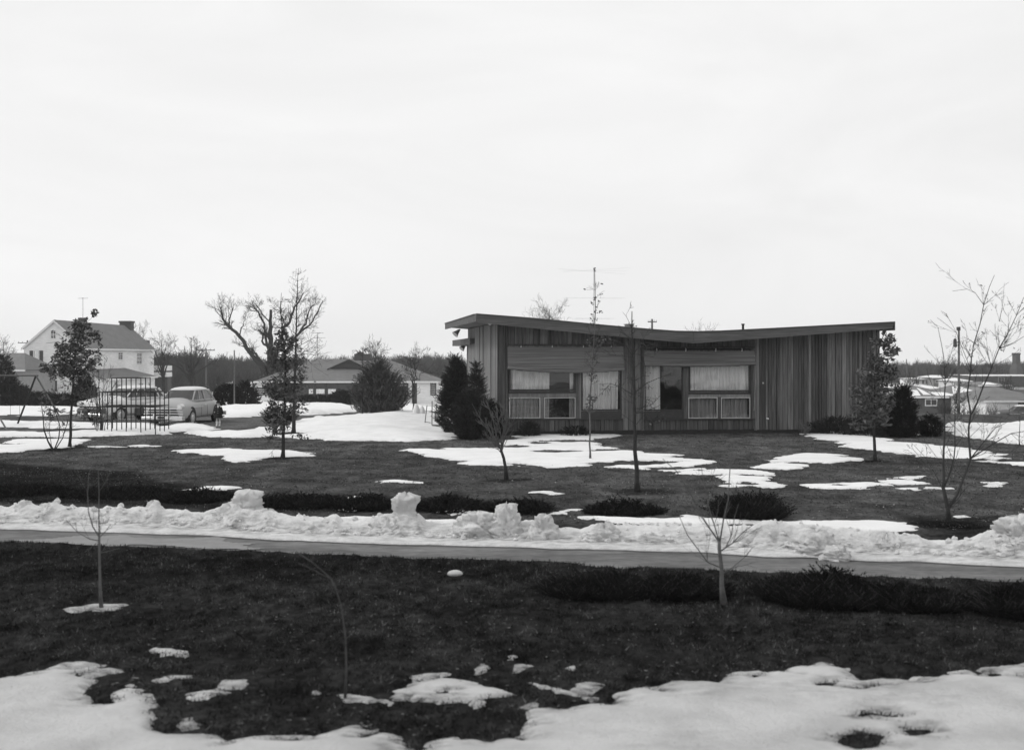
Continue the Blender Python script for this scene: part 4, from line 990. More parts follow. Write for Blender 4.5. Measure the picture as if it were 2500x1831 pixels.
sapling('sapling', 'thin sapling standing in a small snow ring on the near left turf', 'tree', (247, 1485),
        [([(248,1488),(246,1440),(244,1390),(242,1350),(242,1310)], 0.020, 0.013, 0),
         ([(242,1310),(226,1285),(215,1250),(214,1200),(218,1185),(222,1180)], 0.010, 0.003, 3), ([(242,1310),(242,1250),(241,1200),(240,1150),(252,1110),(260,1085)], 0.009, 0.002, 5), ([(243,1320),(220,1315),(190,1300),(162,1270)], 0.008, 0.003, 3),
         ([(243,1312),(258,1295),(270,1280)], 0.006, 0.003, 2), ([(214,1200),(218,1160),(228,1120),(232,1090)], 0.004, 0.002, 2), ([(244,1350),(265,1345),(292,1338)], 0.004, 0.002, 1)],
        109, slen=0.30, sr=0.003, lv=1, cfg=dict(rmin=0.0015, up=0.15, ang0=(20, 50), kids=2), m=M_bark_light, mt=M_bark_light)
sapling('sapling', 'bent leafless sapling nearest to the viewer, its top bowed over to the left', 'tree', (842, 1705),
        [([(842,1708),(843,1640),(842,1560),(838,1510),(832,1475),(822,1440),(808,1412)], 0.011, 0.006, 0),
         ([(808,1412),(788,1392),(760,1372),(735,1355),(722,1345)], 0.007, 0.004, 3), ([(806,1412),(785,1400),(762,1388),(728,1374)], 0.005, 0.003, 2), ([(834,1478),(845,1462),(850,1455)], 0.003, 0.002, 0)],
        110, slen=0.12, sr=0.002, lv=0, cfg=dict(rmin=0.0015), m=M_sap, mt=M_sap)
# right hand trees
sapling('young_oak', 'young oak with a dense crown of dry leaves at the plain end of the house', 'tree', (2136, 1125),
        [([(2136,1125),(2134,1080),(2134,1040),(2135,980),(2136,930),(2138,880),(2148,845),(2158,815)], 0.055, 0.012, 50),
         ([(2136,960),(2100,940),(2075,935)], 0.016, 0.005, 8), ([(2136,930),(2170,915),(2185,905)], 0.016, 0.005, 8), ([(2135,1000),(2095,985),(2080,985)], 0.016, 0.005, 8), ([(2140,880),(2165,860),(2195,850)], 0.01, 0.004, 6)],
        111, slen=0.85, sr=0.014, lv=2, cfg=OAK, leaf=dict(s=0.08, p=0.2, m=M_leaf), t0=0.42,
        lpx=[(2160,812,7,8,18),(2172,826,14,12,63),(2158,842,9,6,23),(2174,862,16,8,54),(2192,856,8,6,21),(2140,885,20,12,38),(2115,910,24,18,60),(2150,925,34,26,110),(2120,960,40,30,154),(2150,980,36,32,143),(2105,1010,34,26,126),(2140,1025,40,22,143),(2100,1040,26,10,49),(2180,900,16,14,33)])
W = dict(rmin=0.003, up=0.07, ang0=(25, 55), ang=(20, 50), kids=2, lk=1.15, ld=0.6)
sapling('bare_tree', 'large bare many-stemmed tree at the right edge with branches high against the sky', 'tree', (2315, 1275),
        [([(2316,1282),(2315,1245),(2308,1215),(2303,1190)], 0.045, 0.030, 0),
         ([(2303,1190),(2304,1130),(2305,1060),(2306,980),(2306,900),(2300,840),(2290,800)], 0.026, 0.004, 12),
         ([(2304,1192),(2318,1160),(2330,1120),(2333,1060),(2330,1000),(2338,960),(2345,930)], 0.018, 0.004, 10),
         ([(2315,1240),(2335,1210),(2350,1170),(2368,1120),(2364,1070),(2370,1010),(2362,960),(2368,910),(2378,840),(2392,790),(2402,745),(2415,700),(2428,672)], 0.028, 0.004, 22),
         ([(2368,1122),(2400,1080),(2430,1045),(2460,1030)], 0.014, 0.004, 6), ([(2372,1118),(2420,1085),(2470,1058),(2520,1050)], 0.014, 0.005, 6),
         ([(2372,1012),(2398,950),(2420,900),(2440,850),(2462,810),(2482,770),(2500,725)], 0.018, 0.005, 16), ([(2402,745),(2380,715),(2360,706),(2325,711)], 0.006, 0.003, 3), ([(2440,852),(2480,835),(2510,815)], 0.007, 0.003, 4),
         ([(2390,845),(2365,828),(2350,822)], 0.006, 0.003, 3), ([(2420,895),(2405,850),(2385,840)], 0.006, 0.003, 2), ([(2372,905),(2350,850),(2335,812),(2300,785),(2288,776)], 0.006, 0.003, 4),
         ([(2312,1225),(2295,1180),(2280,1150),(2262,1120),(2230,1085)], 0.008, 0.003, 6), ([(2318,1240),(2345,1210),(2365,1185),(2400,1178)], 0.008, 0.003, 4), ([(2440,785),(2448,740),(2452,690)], 0.005, 0.002, 3), ([(2455,810),(2448,860),(2470,770)], 0.004, 0.002, 2)],
        112, side=26, slen=0.62, sr=0.006, lv=2, cfg=dict(W, rmin=0.0026), leaf=dict(s=0.03, p=0.03))
sapling('thin_sapling', 'thin leafless stem standing at the far right edge of the snow', 'tree', (2490, 1087),
        [([(2490,1087),(2488,1060),(2490,1030),(2486,1000)], 0.02, 0.006, 6)], 113, slen=0.5, sr=0.005, lv=1, cfg=W)
# shrub behind the climbing frame
sapling('bare_shrub', 'dense upright bare shrub rising through the climbing frame', 'shrub', (247, 1066),
        [([(247,1068),(247,1030),(244,995),(242,960),(240,900)], 0.05, 0.006, 12)] + [([(246 + k, 1066), (245 + 2.2 * k, 1010), (243 + 4.2 * k, 950), (243 + 6 * k, 860 + 10 * abs(k))], 0.02, 0.005, 9) for k in (-9, -6, -3, 2, 4, 7)] + [([(246,1000),(225,975),(205,965)], 0.012, 0.004, 4), ([(250,1000),(272,975),(285,960)], 0.012, 0.004, 4)],
        114, slen=0.7, sr=0.008, lv=1, cfg=dict(up=0.12, rmin=0.005, ang0=(15, 40)), mt=M_bark_light, D=48.6)

# ---- evergreens: sprays of needles filling a solid of given outline
def needles(name, pts_dirs, ln, wd, m, parent, g, per=3):
    V = []; Fc = []; n = 0
    for p, d in pts_dirs:
        for _ in range(per):
            a = rnd_dir(d, g.uniform(0.1, 0.8), g); s = ln * g.uniform(0.6, 1.3); w_ = unit(a.cross(Vector((g.uniform(-1, 1), g.uniform(-1, 1), g.uniform(-1, 1))))) * wd
            V += [tuple(p - w_), tuple(p + w_), tuple(p + a * s)]; Fc.append((n, n + 1, n + 2)); n += 3
    return np_mesh(name, V, Fc, m, parent)
def evergreen(name, label, cat, x, y, outline, seed, n=5000, ln=0.11, wd=0.022, m=None, up=0.7, lump=0.3, trunk=0.05, squash=1.0, group=None, gap=0.0):
    """outline: list of (height, radius)"""
    g = random.Random(seed); z0 = gz(x, y); root = empty(name, (x, y, z0), 0, label, cat, group)
    hs = [o[0] for o in outline]; rs = [o[1] for o in outline]; H = hs[-1]
    if trunk: b = MB(); b.tube([(0, 0, -0.1), (0.01, 0, H * 0.5), (0, 0, H * 0.9)], [trunk, trunk * 0.7, 0.01], 6); b.build('trunk', M_bark, root)
    pd = []; k = 0
    br = MB()
    while len(pd) < n * 1.6 and k < n * 6:
        k += 1; z = g.uniform(0, H); R_ = float(np.interp(z, hs, rs))
        if g.random() > R_ / max(rs) + 0.08: continue
        a = g.uniform(0, 2 * math.pi); lf = 0.92 + lump * 2.3 * float(fbm(a * 1.4 + seed, z * 2.2 / max(0.5, H / 2.5) * 2, seed, 3)) + lump * 0.9 * float(fbm(a * 4 + seed, z * 7, seed + 3, 2))
        q = g.random() ** 0.30; r = R_ * lf * q
        if gap and float(fbm(a * 3, z * 4, seed + 9, 2)) < -0.5 + gap: continue
        p = Vector((r * math.cos(a), r * math.sin(a) * squash, z + g.uniform(-.05, .05)))
        dd = unit(Vector((math.cos(a) + g.uniform(-.4, .4), math.sin(a) + g.uniform(-.4, .4), up + g.uniform(-.4, .4)))); L = ln * g.uniform(1.2, 3.0) * (1.0 if q > .6 else .6)
        for i in range(7): pd.append((p + dd * L * (i / 6 - .35), dd))
    needles('foliage', pd, ln * .62, wd * .62, m or M_ever, root, g, 2)
    return root
def gp(px, py): c = G(px, py); return c
EV = 'foundation evergreens by the house'
evergreen('juniper_tree', 'tall pointed evergreen, the leftmost one at the house corner', 'evergreen', *(lambda p: (p.x, p.y))(at(1112, 900, 47.6)), [(0.0, .35), (0.5, .7), (1.2, .62), (2.0, .42), (2.6, .25), (3.05, .05)], 1, 9500, 0.13, 0.020, lump=.42, gap=.12)
evergreen('juniper_tree', 'pointed evergreen pressed against the pale side wall', 'evergreen', *(lambda p: (p.x, p.y))(at(1163, 900, 46.2)), [(0, .3), (.4, .55), (1.3, .42), (2.1, .22), (2.8, .04)], 2, 7000, 0.12, 0.018, lump=.4, gap=.12)
evergreen('yew_bush', 'broad dark evergreen bush in front of the house corner', 'evergreen', *(lambda p: (p.x, p.y))(at(1150, 1000, 45.2)), [(0, .45), (.4, .78), (1.0, .66), (1.5, .36), (1.8, .08)], 3, 8000, 0.12, 0.018, lump=.4, m=M_ever)
evergreen('yew_bush', 'dark evergreen bush tucked behind the bare vase shaped tree', 'evergreen', *(lambda p: (p.x, p.y))(at(1195, 1020, 45.6)), [(0, .4), (.35, .6), (.9, .5), (1.4, .08)], 4, 5000, 0.11, 0.018, lump=.4, m=M_ever_dark)
evergreen('low_bush', 'small round dark bush under the screened windows', 'shrub', *(lambda p: (p.x, p.y))(at(1293, 1040, 46.9)), [(0, .35), (.2, .45), (.42, .3), (.55, .05)], 5, 2200, 0.08, 0.016, lump=.3, m=M_ever)
evergreen('low_bush', 'low ragged dark plant at the foot of the wall behind the thin sapling', 'shrub', *(lambda p: (p.x, p.y))(at(1405, 1050, 47.0)), [(0, .5), (.15, .6), (.3, .3), (.36, .05)], 6, 1500, 0.08, 0.014, lump=.4, m=M_ever_dark)
evergreen('yew_bush', 'dark conical evergreen behind the young oak at the right end of the house', 'evergreen', *(lambda p: (p.x, p.y))(at(2202, 1000, 46.5)), [(0, .4), (.4, .62), (1.0, .52), (1.6, .28), (1.95, .05)], 7, 8000, 0.12, 0.02, lump=.4, m=M_ever_dark)
evergreen('yew_bush', 'small dark conical evergreen standing apart on the right lawn', 'evergreen', *(lambda p: (p.x, p.y))(at(2272, 1060, 47.0)), [(0, .35), (.25, .5), (.5, .33), (.8, .05)], 8, 3600, 0.10, 0.018, lump=.45, m=M_ever_dark)
evergreen('low_bush', 'low spreading twiggy evergreen under the far end of the board wall', 'shrub', *(lambda p: (p.x, p.y))(at(2045, 1045, 48.0)), [(0, 1.1), (.25, 1.25), (.5, .8), (.62, .2)], 9, 5500, 0.10, 0.016, lump=.4, m=M_ever, squash=.4, trunk=0)
evergreen('low_bush', 'low dark evergreen between the board wall and the young oak', 'shrub', *(lambda p: (p.x, p.y))(at(2120, 1050, 47.0)), [(0, .9), (.3, 1.0), (.7, .6), (.85, .1)], 10, 5000, 0.10, 0.016, lump=.4, m=M_ever, squash=.5, trunk=0)
evergreen('low_bush', 'tuft of dry stalks at the foot of the board wall', 'plant', *(lambda p: (p.x, p.y))(at(1962, 1058, 47.6)), [(0, .12), (.2, .2), (.45, .1)], 11, 220, 0.16, 0.006, up=1.2, m=M_leaf_pale, trunk=0)
evergreen('spruce', 'large bushy pine with upswept tips in front of the long low house', 'evergreen', *(lambda p: (p.x, p.y))(at(925, 1000, 64.0)), [(0, .8), (.5, 1.45), (1.2, 1.25), (1.8, .85), (2.4, .45), (2.8, .08)], 12, 8500, 0.24, 0.030, lump=.62, m=M_pine, up=1.1, gap=.34)
evergreen('low_bush', 'bushy dark shrub at the edge of the drive behind the slender oak', 'shrub', *(lambda p: (p.x, p.y))(at(682, 1040, 56)), [(0, .5), (.3, .8), (.6, .5), (.75, .1)], 13, 3000, 0.12, 0.02, lump=.4, m=M_ever)
for px, py, D, r, h, lab in ((558, 960, 92, 1.25, 1.65, 'smooth dome shaped dark shrub left of the long low house'), (598, 960, 96, 1.1, 1.9, 'small dark conical evergreen left of the long low house'),):
    q = at(px, py, D); evergreen('clipped_shrub', lab, 'shrub', q.x, q.y, [(0, r), (h * .45, r), (h * .8, r * .65 if r > 1.2 else r * .4), (h * 1.05, .12)], int(px), 5200, 0.17, 0.045, lump=.08 if r > 1.2 else .35, m=M_ever_dark)
for px, D, r, h, sq, lab in ((785, 124, 2.1, .85, .4, 'rounded dark foundation shrub under the triple window of the long low house'), (845, 124, 1.5, 1.35, .5, 'tallest dark foundation shrub by the brick part of the long low house'), (745, 124, 1.3, .7, .5, 'low dark foundation shrub left of the triple window'),
                          (1140, 70, 1.4, 2.6, 1, 'evergreen half hidden behind the redwood house corner')):
    q = at(px, 960, D); evergreen('foundation_shrub', lab, 'shrub', q.x, q.y, [(0, r * .8), (h * .4, r), (h * .8, r * .7), (h, .1)], int(px), 3600, 0.26, 0.06, lump=.3, m=M_ever_dark, squash=sq)
for px, py, D, r, h, lab in ((8, 900, 112, 1.7, 4.6, 'tall dark conifer at the left edge in front of the grey house'), (14, 960, 108, 2.0, 2.2, 'dark hedge mass at the left edge'), (90, 960, 116, 1.9, 1.1, 'dark shrub under the shuttered ground floor window'),
                              (140, 960, 114, 1.9, 1.0, 'low dark shrub left of the trunk of the young oak'), (208, 950, 112, 0.8, 2.5, 'upright dark evergreen beside the lower wing of the white house')):
    q = at(px, py, D); evergreen('hedge_shrub', lab, 'shrub', q.x, q.y, [(0, r * .8), (h * .25, r), (h * .6, r * (.55 if h > 4 else .9)), (h, .15)], int(px) + 3, 5200, 0.28, 0.06, lump=.35, m=M_ever_dark)
# spreading junipers
def spreading(label, pxa, pxb, py0, py1, seed, h=0.32, n=3800, m=None, group='spreading junipers'):
    g = random.Random(seed); a = G(pxa, (py0 + py1) / 2); c = G(pxb, (py0 + py1) / 2); y0 = G((pxa + pxb) / 2, py1)[1]; y1 = G((pxa + pxb) / 2, py1 - (py1 - py0) * 0.62)[1]
    cx, cy = (a[0] + c[0]) / 2, (y0 + y1) / 2; rx_, ry_ = abs(c[0] - a[0]) / 2, max(0.35, abs(y1 - y0) / 2)
    root = empty('spreading_juniper', (cx, cy, 0), 0, label, 'shrub', group)
    br = MB(); pd = []
    while len(pd) < n:
        t = g.uniform(0, 6.283); q = math.sqrt(g.random()); ox, oy = rx_ * q * math.cos(t), ry_ * q * math.sin(t)
        t2 = g.uniform(0, 6.283); L = g.uniform(0.10, 0.34) * (h / 0.3); d = unit((math.cos(t2) * 0.9 + math.cos(t) * .4, math.sin(t2) * .9, 0.55 + 0.5 * g.random()))
        env = h * (1.05 - 0.85 * q * q) * (0.6 + 1.5 * (float(fbm((cx + ox) * 2.2, (cy + oy) * 2.2, seed, 3)) + 0.25))
        z = max(0.0, g.uniform(-0.1, 1) * env - L * 0.3)
        p = Vector((ox, oy, z)); k = 6
        if g.random() < 0.2: br.tube([p, p + d * L], [0.004, 0.002], 3, cap=False)
        for i in range(k): pd.append((p + d * L * i / k + Vector((0, 0, -0.05 * (i / k) ** 2)), d))
    needles('foliage', pd, 0.055 * (h / .3) ** .5, 0.0085, m or M_ever_dark, root, g, 3); tag(br.build('stems', M_twig, root), kind='stuff')
    return root
spreading('near spreading juniper left of the pale sapling', 1325, 1600, 1395, 1470, 21, 0.22, 15000)
spreading('near spreading juniper whose right edge touches the pale sapling', 1540, 1768, 1398, 1468, 22, 0.21, 11000)
spreading('highest near juniper with feathery tips against the road, right of the pale sapling', 1850, 2120, 1398, 1492, 23, 0.29, 18000)
spreading('near spreading juniper between the feathery one and the right edge', 2080, 2330, 1425, 1500, 24, 0.22, 13000)
spreading('darkest near juniper in the right corner of the turf', 2370, 2620, 1440, 1520, 25, 0.27, 13000)
spreading('low flat juniper behind the snow bank right of the square snow lump', 1425, 1610, 1232, 1262, 26, 0.24, 6500)
spreading('rounded juniper behind the snow bank near the pale sapling branches', 1740, 1890, 1226, 1275, 27, 0.46, 8500)
for i, (a, c, y0, y1, lab) in enumerate(((-60, 200, 1180, 1216, 'juniper at the left edge of the long dark bed behind the snow bank'), (170, 440, 1186, 1222, 'juniper in the dark bed straight behind the ring of snow sapling'), (400, 580, 1196, 1232, 'juniper in the dark bed just left of the tall snow lump'),
        (640, 850, 1204, 1246, 'juniper in the dark bed between the two tall snow lumps'), (830, 960, 1210, 1250, 'juniper in the dark bed left of the mushroom shaped snow lump'), (1020, 1190, 1210, 1256, 'juniper in the dark bed right of the mushroom shaped snow lump'), (1180, 1345, 1220, 1258, 'juniper at the right end of the long dark bed'))):
    spreading(lab, a, c, y0, y1, 30 + i, 0.24, 5200, group='junipers in the long bed behind the snow bank')
# ------------------------------------------------------------------ play equipment
def bar(name, a, c, r, m, par, n=6):
    b = MB(); b.tube([a, c], r, n); return b.build(name, m, par)
x0 = at(237, 1060, 48.0).x; x1 = at(379.5, 1060, 48.0).x; dx = (x1 - x0) / 4
gym = empty('climbing_frame', (x0, 48.0, 0), 0, 'box shaped climbing frame of thin black pipes in front of the two cars', 'climbing frame')
rows = [0, 0.62, 1.24, 1.86]; zl, zh = 1.64, 2.20
for j, yy in enumerate(rows):
    for i in range(5):
        tall = i in (1, 2, 3) and j in (0, 1, 2)
        bar('post', (i * dx, yy, -0.05), (i * dx, yy, zh if tall else zl), 0.020, M_black, gym)
    for z in (0.48, 1.07, zl): bar('rail', (0, yy, z), (4 * dx, yy, z), 0.016, M_black, gym)
    if j < 3: bar('rail', (dx, yy, zh), (3 * dx, yy, zh), 0.018, M_black, gym)
for i in range(5):
    for z in (1.07, zl): bar('rail', (i * dx, 0, z), (i * dx, rows[-1], z), 0.015, M_black, gym)
    if i in (1, 2, 3): bar('rail', (i * dx, 0, zh), (i * dx, rows[2], zh), 0.016, M_black, gym)
# swing set
p1 = at(88, 917, 53.3); zt = p1.z; xl = at(-62, 917, 53.3).x
sw = empty('swing_set', (p1.x, 53.3, 0), 0, 'pipe swing set with splayed legs at the left edge', 'swing set')
bar('top_bar', (0.1, 0, zt), (xl - p1.x - 0.1, 0, zt), 0.035, M_pipe, sw)
f1 = G(40, 1040); f2 = G(148, 1047)
bar('leg', (0, 0, zt), (f1[0] - p1.x, f1[1] - 53.3, -0.05), 0.042, M_black, sw); bar('leg', (0, 0, zt), (f2[0] - p1.x, -0.9, -0.05), 0.038, M_pipe, sw)
f3 = G(18, 1049)
bar('leg', (xl - p1.x, 0, zt), (f3[0] - p1.x, f3[1] - 53.3, -0.05), 0.036, M_pipe, sw); bar('leg', (xl - p1.x, 0, zt), (xl - p1.x - .7, 1.0, -0.05), 0.036, M_pipe, sw)
for xx in (-0.75, -1.15):
    bar('chain', (xx, 0, zt - .03), (xx + 0.02, 0.05, 0.52), 0.008, M_black, sw, 4)
b = MB(); b.box(-1.22, -0.68, -0.07, 0.12, 0.49, 0.52); b.build('swing_seat', M_black, sw)
# small glider frame on the snow mound
D = 51.2; q0 = at(1055, 1041, D); gl = empty('glider_frame', (q0.x, D, q0.z - 0.05), 0, 'small metal frame with a plank seat standing on the snow mound', 'frame')
def gpt(px, py, dd): return at(px, py, D + dd) - Vector((q0.x, D, q0.z - 0.05))
for a, c in (((1055, 979), (1054.5, 1037)), ((1078.5, 980), (1079, 1038))): bar('pole', gpt(*a, 0), gpt(*c, 0), 0.022, M_steel, gl)
for a, c in (((1042.5, 990), (1037.5, 1032)), ((1066, 985), (1062, 1028))): bar('pole', gpt(*a, .9), gpt(*c, .9), 0.018, M_steel, gl)
bar('crossbar', gpt(1038, 1030, .9), gpt(1052, 1032, .9), 0.014, M_steel, gl); bar('crossbar', gpt(1062, 1026, .9), gpt(1079, 1027, .4), 0.014, M_steel, gl)
bar('crossbar', gpt(1043, 1004, .9), gpt(1055, 1004, 0), 0.012, M_steel, gl); bar('crossbar', gpt(1065, 1004, .9), gpt(1079, 1004, 0), 0.012, M_steel, gl)
a = gpt(1056, 1037, 0); c = gpt(1083, 1039, 0); b = MB(); b.box(a.x, c.x, -0.14, 0.14, a.z - 0.05, a.z); b.build('seat', M_pipe, gl)
for px in (1055, 1081):
    a = gpt(px, 1038, 0.1); c = gpt(px - 5, 1047, -0.5); bar('foot', a, c, 0.02, M_black, gl); b = MB(); b.ball(c, 0.05, 8, 6, (1.5, 1, .7)); b.build('foot_pad', M_black, gl)
# stumps of snow by the pine
for px, w_, h_, lab in ((1016, .20, .50, 'pointed white snow stump behind the snow mound'), (1030, .17, .40, 'smaller white snow stump right of the pointed one')):
    q = at(px, 1010, 62); b = MB(); b.tube([(0, 0, -.2), (0.02, 0, h_ * .4), (0, 0, h_ * .8), (0, 0, h_)], [w_, w_ * .9, w_ * .55, .03], 9)
    o = b.build('snow_stump', M_snow, None, (q.x, 62, q.z), smooth=True); tag(o, lab, 'snow')

# ------------------------------------------------------------------ cars
def loft(rings, close_ends=True):
    b = MB(); n = len(rings[0]); vs = [p for r in rings for p in r]; fs = []
    for i in range(len(rings) - 1):
        for k in range(n - 1): fs.append((i*n+k, i*n+k+1, (i+1)*n+k+1, (i+1)*n+k))
    if close_ends: fs.append(tuple(range(n))[::-1]); fs.append(tuple((len(rings)-1)*n+k for k in range(n)))
    b.add(vs, fs); return b
def subd(o, lv=2):
    md = o.modifiers.new('s', 'SUBSURF'); md.levels = lv; md.render_levels = lv
def build_car(name, label, x, y, heading, paint, roofm, lower=None, dark_front=False):
    fx, fy = heading; rot = math.atan2(fy, fx); root = empty(name, (x, y, gz(x, y) - 0.02), rot, label, 'car', 'parked cars')
    st = [(2.44, .80, .72, .76), (2.38, .90, .84, .92), (2.05, .95, .90, 1.0), (1.55, .95, .92, 1.04), (0.95, .91, .94, 1.07), (0.2, .92, .96, 1.06), (-0.6, .92, .96, 1.05), (-1.2, .91, .95, 1.03), (-1.7, .90, .93, 1.0), (-2.15, .84, .84, .92), (-2.42, .70, .66, .74), (-2.46, .55, .56, .62)]
    st = [(a, w_, zs * 1.07, zt_ * 1.11 if abs(a) < 2.3 else zt_ * 1.06) for a, w_, zs, zt_ in st]
    rings = []
    for (sx, w_, zs, zt_) in st:
        h = [(w_ * .84, .27), (w_ * .97, .36), (w_, .56), (w_ * .99, zs * .87), (w_ * .90, zs), (w_ * .70, (zs * .45 + zt_ * .55)), (w_ * .40, zt_ + .015), (0, zt_ + .03)]
        rings.append([(sx, yy, z) for yy, z in h] + [(sx, -yy, z) for yy, z in h[-2::-1]])
    b = loft(rings); n = len(rings[0])
    for i in range(len(rings) - 1): b.f.append((i*n, (i+1)*n, (i+1)*n+n-1, i*n+n-1))
    body = b.build('body', paint, root, smooth=True); subd(body, 2)
    if lower:
        for s in (1, -1):
            b = MB(); b.box(0.55, -1.65, s * .915, s * .935, .28, .62); b.build('lower_panel', lower, root)
            b = MB(); b.tube([(1.9, s * .9, .64), (0.5, s * .94, .64), (-1.9, s * .9, .64)], .018, 5); b.build('side_trim', M_chrome, root)
    # glasshouse and roof
    lo = [(1.06, .40), (.98, .72), (.60, .83), (-.3, .83), (-1.1, .80), (-1.65, .66), (-1.9, .30)]
    hi = [(.46, .38), (.38, .60), (.14, .66), (-.4, .68), (-.95, .66), (-1.28, .55), (-1.42, .28)]
    def ring(L, z, k=1.0): return [(px, py * k, z) for px, py in L] + [(px, -py * k, z) for px, py in L[::-1]]
    b = MB(); A_ = ring(lo, 1.08, .985); B_ = ring(hi, 1.50, .97); n = len(A_)
    b.add(A_ + B_, [(i, (i + 1) % n, n + (i + 1) % n, n + i) for i in range(n)]); b.build('windows', M_carglass, root)
    b = MB(); rs = [ring(lo, 1.04), ring(lo, 1.13, .99)]
    b.add(rs[0] + rs[1], [(i, (i + 1) % n, n + (i + 1) % n, n + i) for i in range(n)]); b.build('cowl', paint, root)
    b = MB(); R0 = ring([(a + .05, c) for a, c in hi], 1.475, 1.06); R1 = ring(hi, 1.56, 1.02); R2 = ring([(a * .8 - .1, c * .8) for a, c in hi], 1.645); R3 = ring([(a * .45 - .28, c * .4) for a, c in hi], 1.68)
    vs = R0 + R1 + R2 + R3; fs = []
    for j in range(3): fs += [(j*n+i, j*n+(i+1)%n, (j+1)*n+(i+1)%n, (j+1)*n+i) for i in range(n)]
    fs.append(tuple(3*n+i for i in range(n))); fs.append(tuple(range(n))[::-1]); b.add(vs, fs); r_ = b.build('roof', roofm, root, smooth=True); subd(r_, 1)
    for s in (1, -1):
        for (a, c, rr) in (((.96, s * .73, 1.05), (.38, s * .61, 1.5), .032), ((-.22, s * .84, 1.05), (-.30, s * .68, 1.5), .035), ((-1.15, s * .80, 1.0), (-.98, s * .62, 1.5), .04), ((-1.66, s * .66, 1.0), (-1.28, s * .52, 1.5), .09), ((.45, s * .84, 1.05), (.12, s * .67, 1.5), .018)):
            b = MB(); b.tube([a, c], rr, 6); b.build('pillar', paint, root)
    b = MB(); b.tube([(1.03, 0, 1.0), (.43, 0, 1.5)], .018, 5); b.build('windscreen_bar', M_chrome, root)
    # wheels
    for sx in (1.42, -1.42):
        for s in (1, -1):
            b = MB(); b.cyl((sx, s * .80, .40), (0, s, 0), .43, .132, 22); b.build('wheel_arch', M_black, root)
            b = MB(); b.tube([(sx, s * .74, .345), (sx, s * .76, .345), (sx, s * .93, .345), (sx, s * .95, .345)], [.30, .345, .345, .31], 24); t = b.build('wheel', M_rubber, root)
            b = MB(); b.cyl((sx, s * .945, .345), (0, s, 0), .24, .012, 20); b.build('rim', M_greywall, t)
            b = MB(); b.cyl((sx, s * .95, .345), (0, s, 0), .14, .03, 16, .10); b.build('hubcap', M_chrome, t)
    # front
    b = MB(); b.add([(2.45, -.74, .42), (2.45, .74, .42), (2.47, .62, .76), (2.47, -.62, .76)], [(0, 1, 2, 3)]); b.v = b.v + [(x - .2, y, z) for x, y, z in b.v[:4]]; b.f += [(0, 4, 5, 1), (1, 5, 6, 2), (2, 6, 7, 3), (3, 7, 4, 0)]; b.build('grille', M_black, root)
    if dark_front:
        b = MB(); b.tube([(2.22, -.90, .52), (2.44, -.62, .52), (2.455, 0, .52), (2.44, .62, .52), (2.22, .90, .52)], .17, 8); b.build('front_panel', M_car_dark, root)
    for z, hw, rr in ((.77, .70, .034), (.66, .80, .022), (.55, .82, .026), (.45, .80, .018)):
        b = MB(); b.tube([(2.36, -hw - .08, z - .02), (2.47, -hw * .8, z), (2.50, 0, z), (2.47, hw * .8, z), (2.36, hw + .08, z - .02)], rr, 6); b.build('grille_bar', M_chrome, root)
    for yy in (-.36, -.12, .12, .36):
        b = MB(); b.tube([(2.49, yy, .44), (2.495, yy, .75)], .012, 4); b.build('grille_bar', M_chrome, root)
    for sgn, z in ((1, .34), (-1, .38)):
        b = MB(); xx = 2.56 * sgn; k = sgn
        V = []
        pts = [(2.34, -.98), (2.52, -.94), (2.58, -.45), (2.60, 0), (2.58, .45), (2.52, .94), (2.34, .98)]
        vs = []
        for (px, py) in pts: vs += [(px * k, py, z - .085), ((px + .03) * k, py, z - .03), ((px + .03) * k, py, z + .05), (px * k, py, z + .09)]
        b.add(vs, [(i*4+j, i*4+j+1, (i+1)*4+j+1, (i+1)*4+j) for i in range(6) for j in range(3)] + [(i*4, (i+1)*4, (i+1)*4+3, i*4+3) for i in range(6)]); b.build('bumper', M_chrome, root)
    for yy in (-.34, .34): b = MB(); b.tube([(2.64, yy, .24), (2.65, yy, .38), (2.60, yy, .54)], .03, 6); b.build('bumper_guard', M_chrome, root)
    b = MB(); b.box(2.63, 2.65, -.15, .15, .33, .45); b.build('number_plate', M_darkwall, root)
    for s in (1, -1):
        b = MB(); b.tube([(2.15, s * .77, .86), (2.42, s * .77, .85), (2.435, s * .77, .85)], [.12, .125, .10], 16); h = b.build('headlight', M_chrome, root)
        b = MB(); b.ball((2.41, s * .77, .85), .093, 12, 8, (.45, 1, 1)); b.build('lens', M_white, h, smooth=True)
        b = MB(); b.tube([(1.95, s * .885, .80), (.25, s * .955, .80)], .013, 5); b.build('side_trim', M_chrome, root)
        for xx in (.10, -1.0): b = MB(); b.tube([(xx, s * .965, .88), (xx - .16, s * .965, .88)], .018, 5); b.build('door_handle', M_chrome, root)
        for xx in (.42, -.25, -1.18): b = MB(); b.tube([(xx, s * .935, .35), (xx, s * .95, .60), (xx, s * .945, .86)], .006, 4); b.build('door_gap', M_black, root)
        b = MB(); b.tube([(2.25, s * .60, .62), (2.34, s * .60, .62)], .05, 10); b.build('parking_light', M_chrome, root)
    b = MB(); b.tube([(2.33, 0, .92), (2.1, 0, 1.02), (1.7, 0, 1.06)], [.02, .03, .012], 6); b.build('bonnet_ornament', M_chrome, root)
    return root
build_car('parked_car', 'pale grey rounded sedan facing the lawn, nearest the child', -14.95, 56.3, (-0.15, -0.99), M_car, M_car_roof)
build_car('parked_car', 'cream topped two tone car behind the climbing frame, darker below', -18.45, 59.4, (-0.52, -0.855), M_car_light, M_car_roof, lower=M_car_dark, dark_front=True)
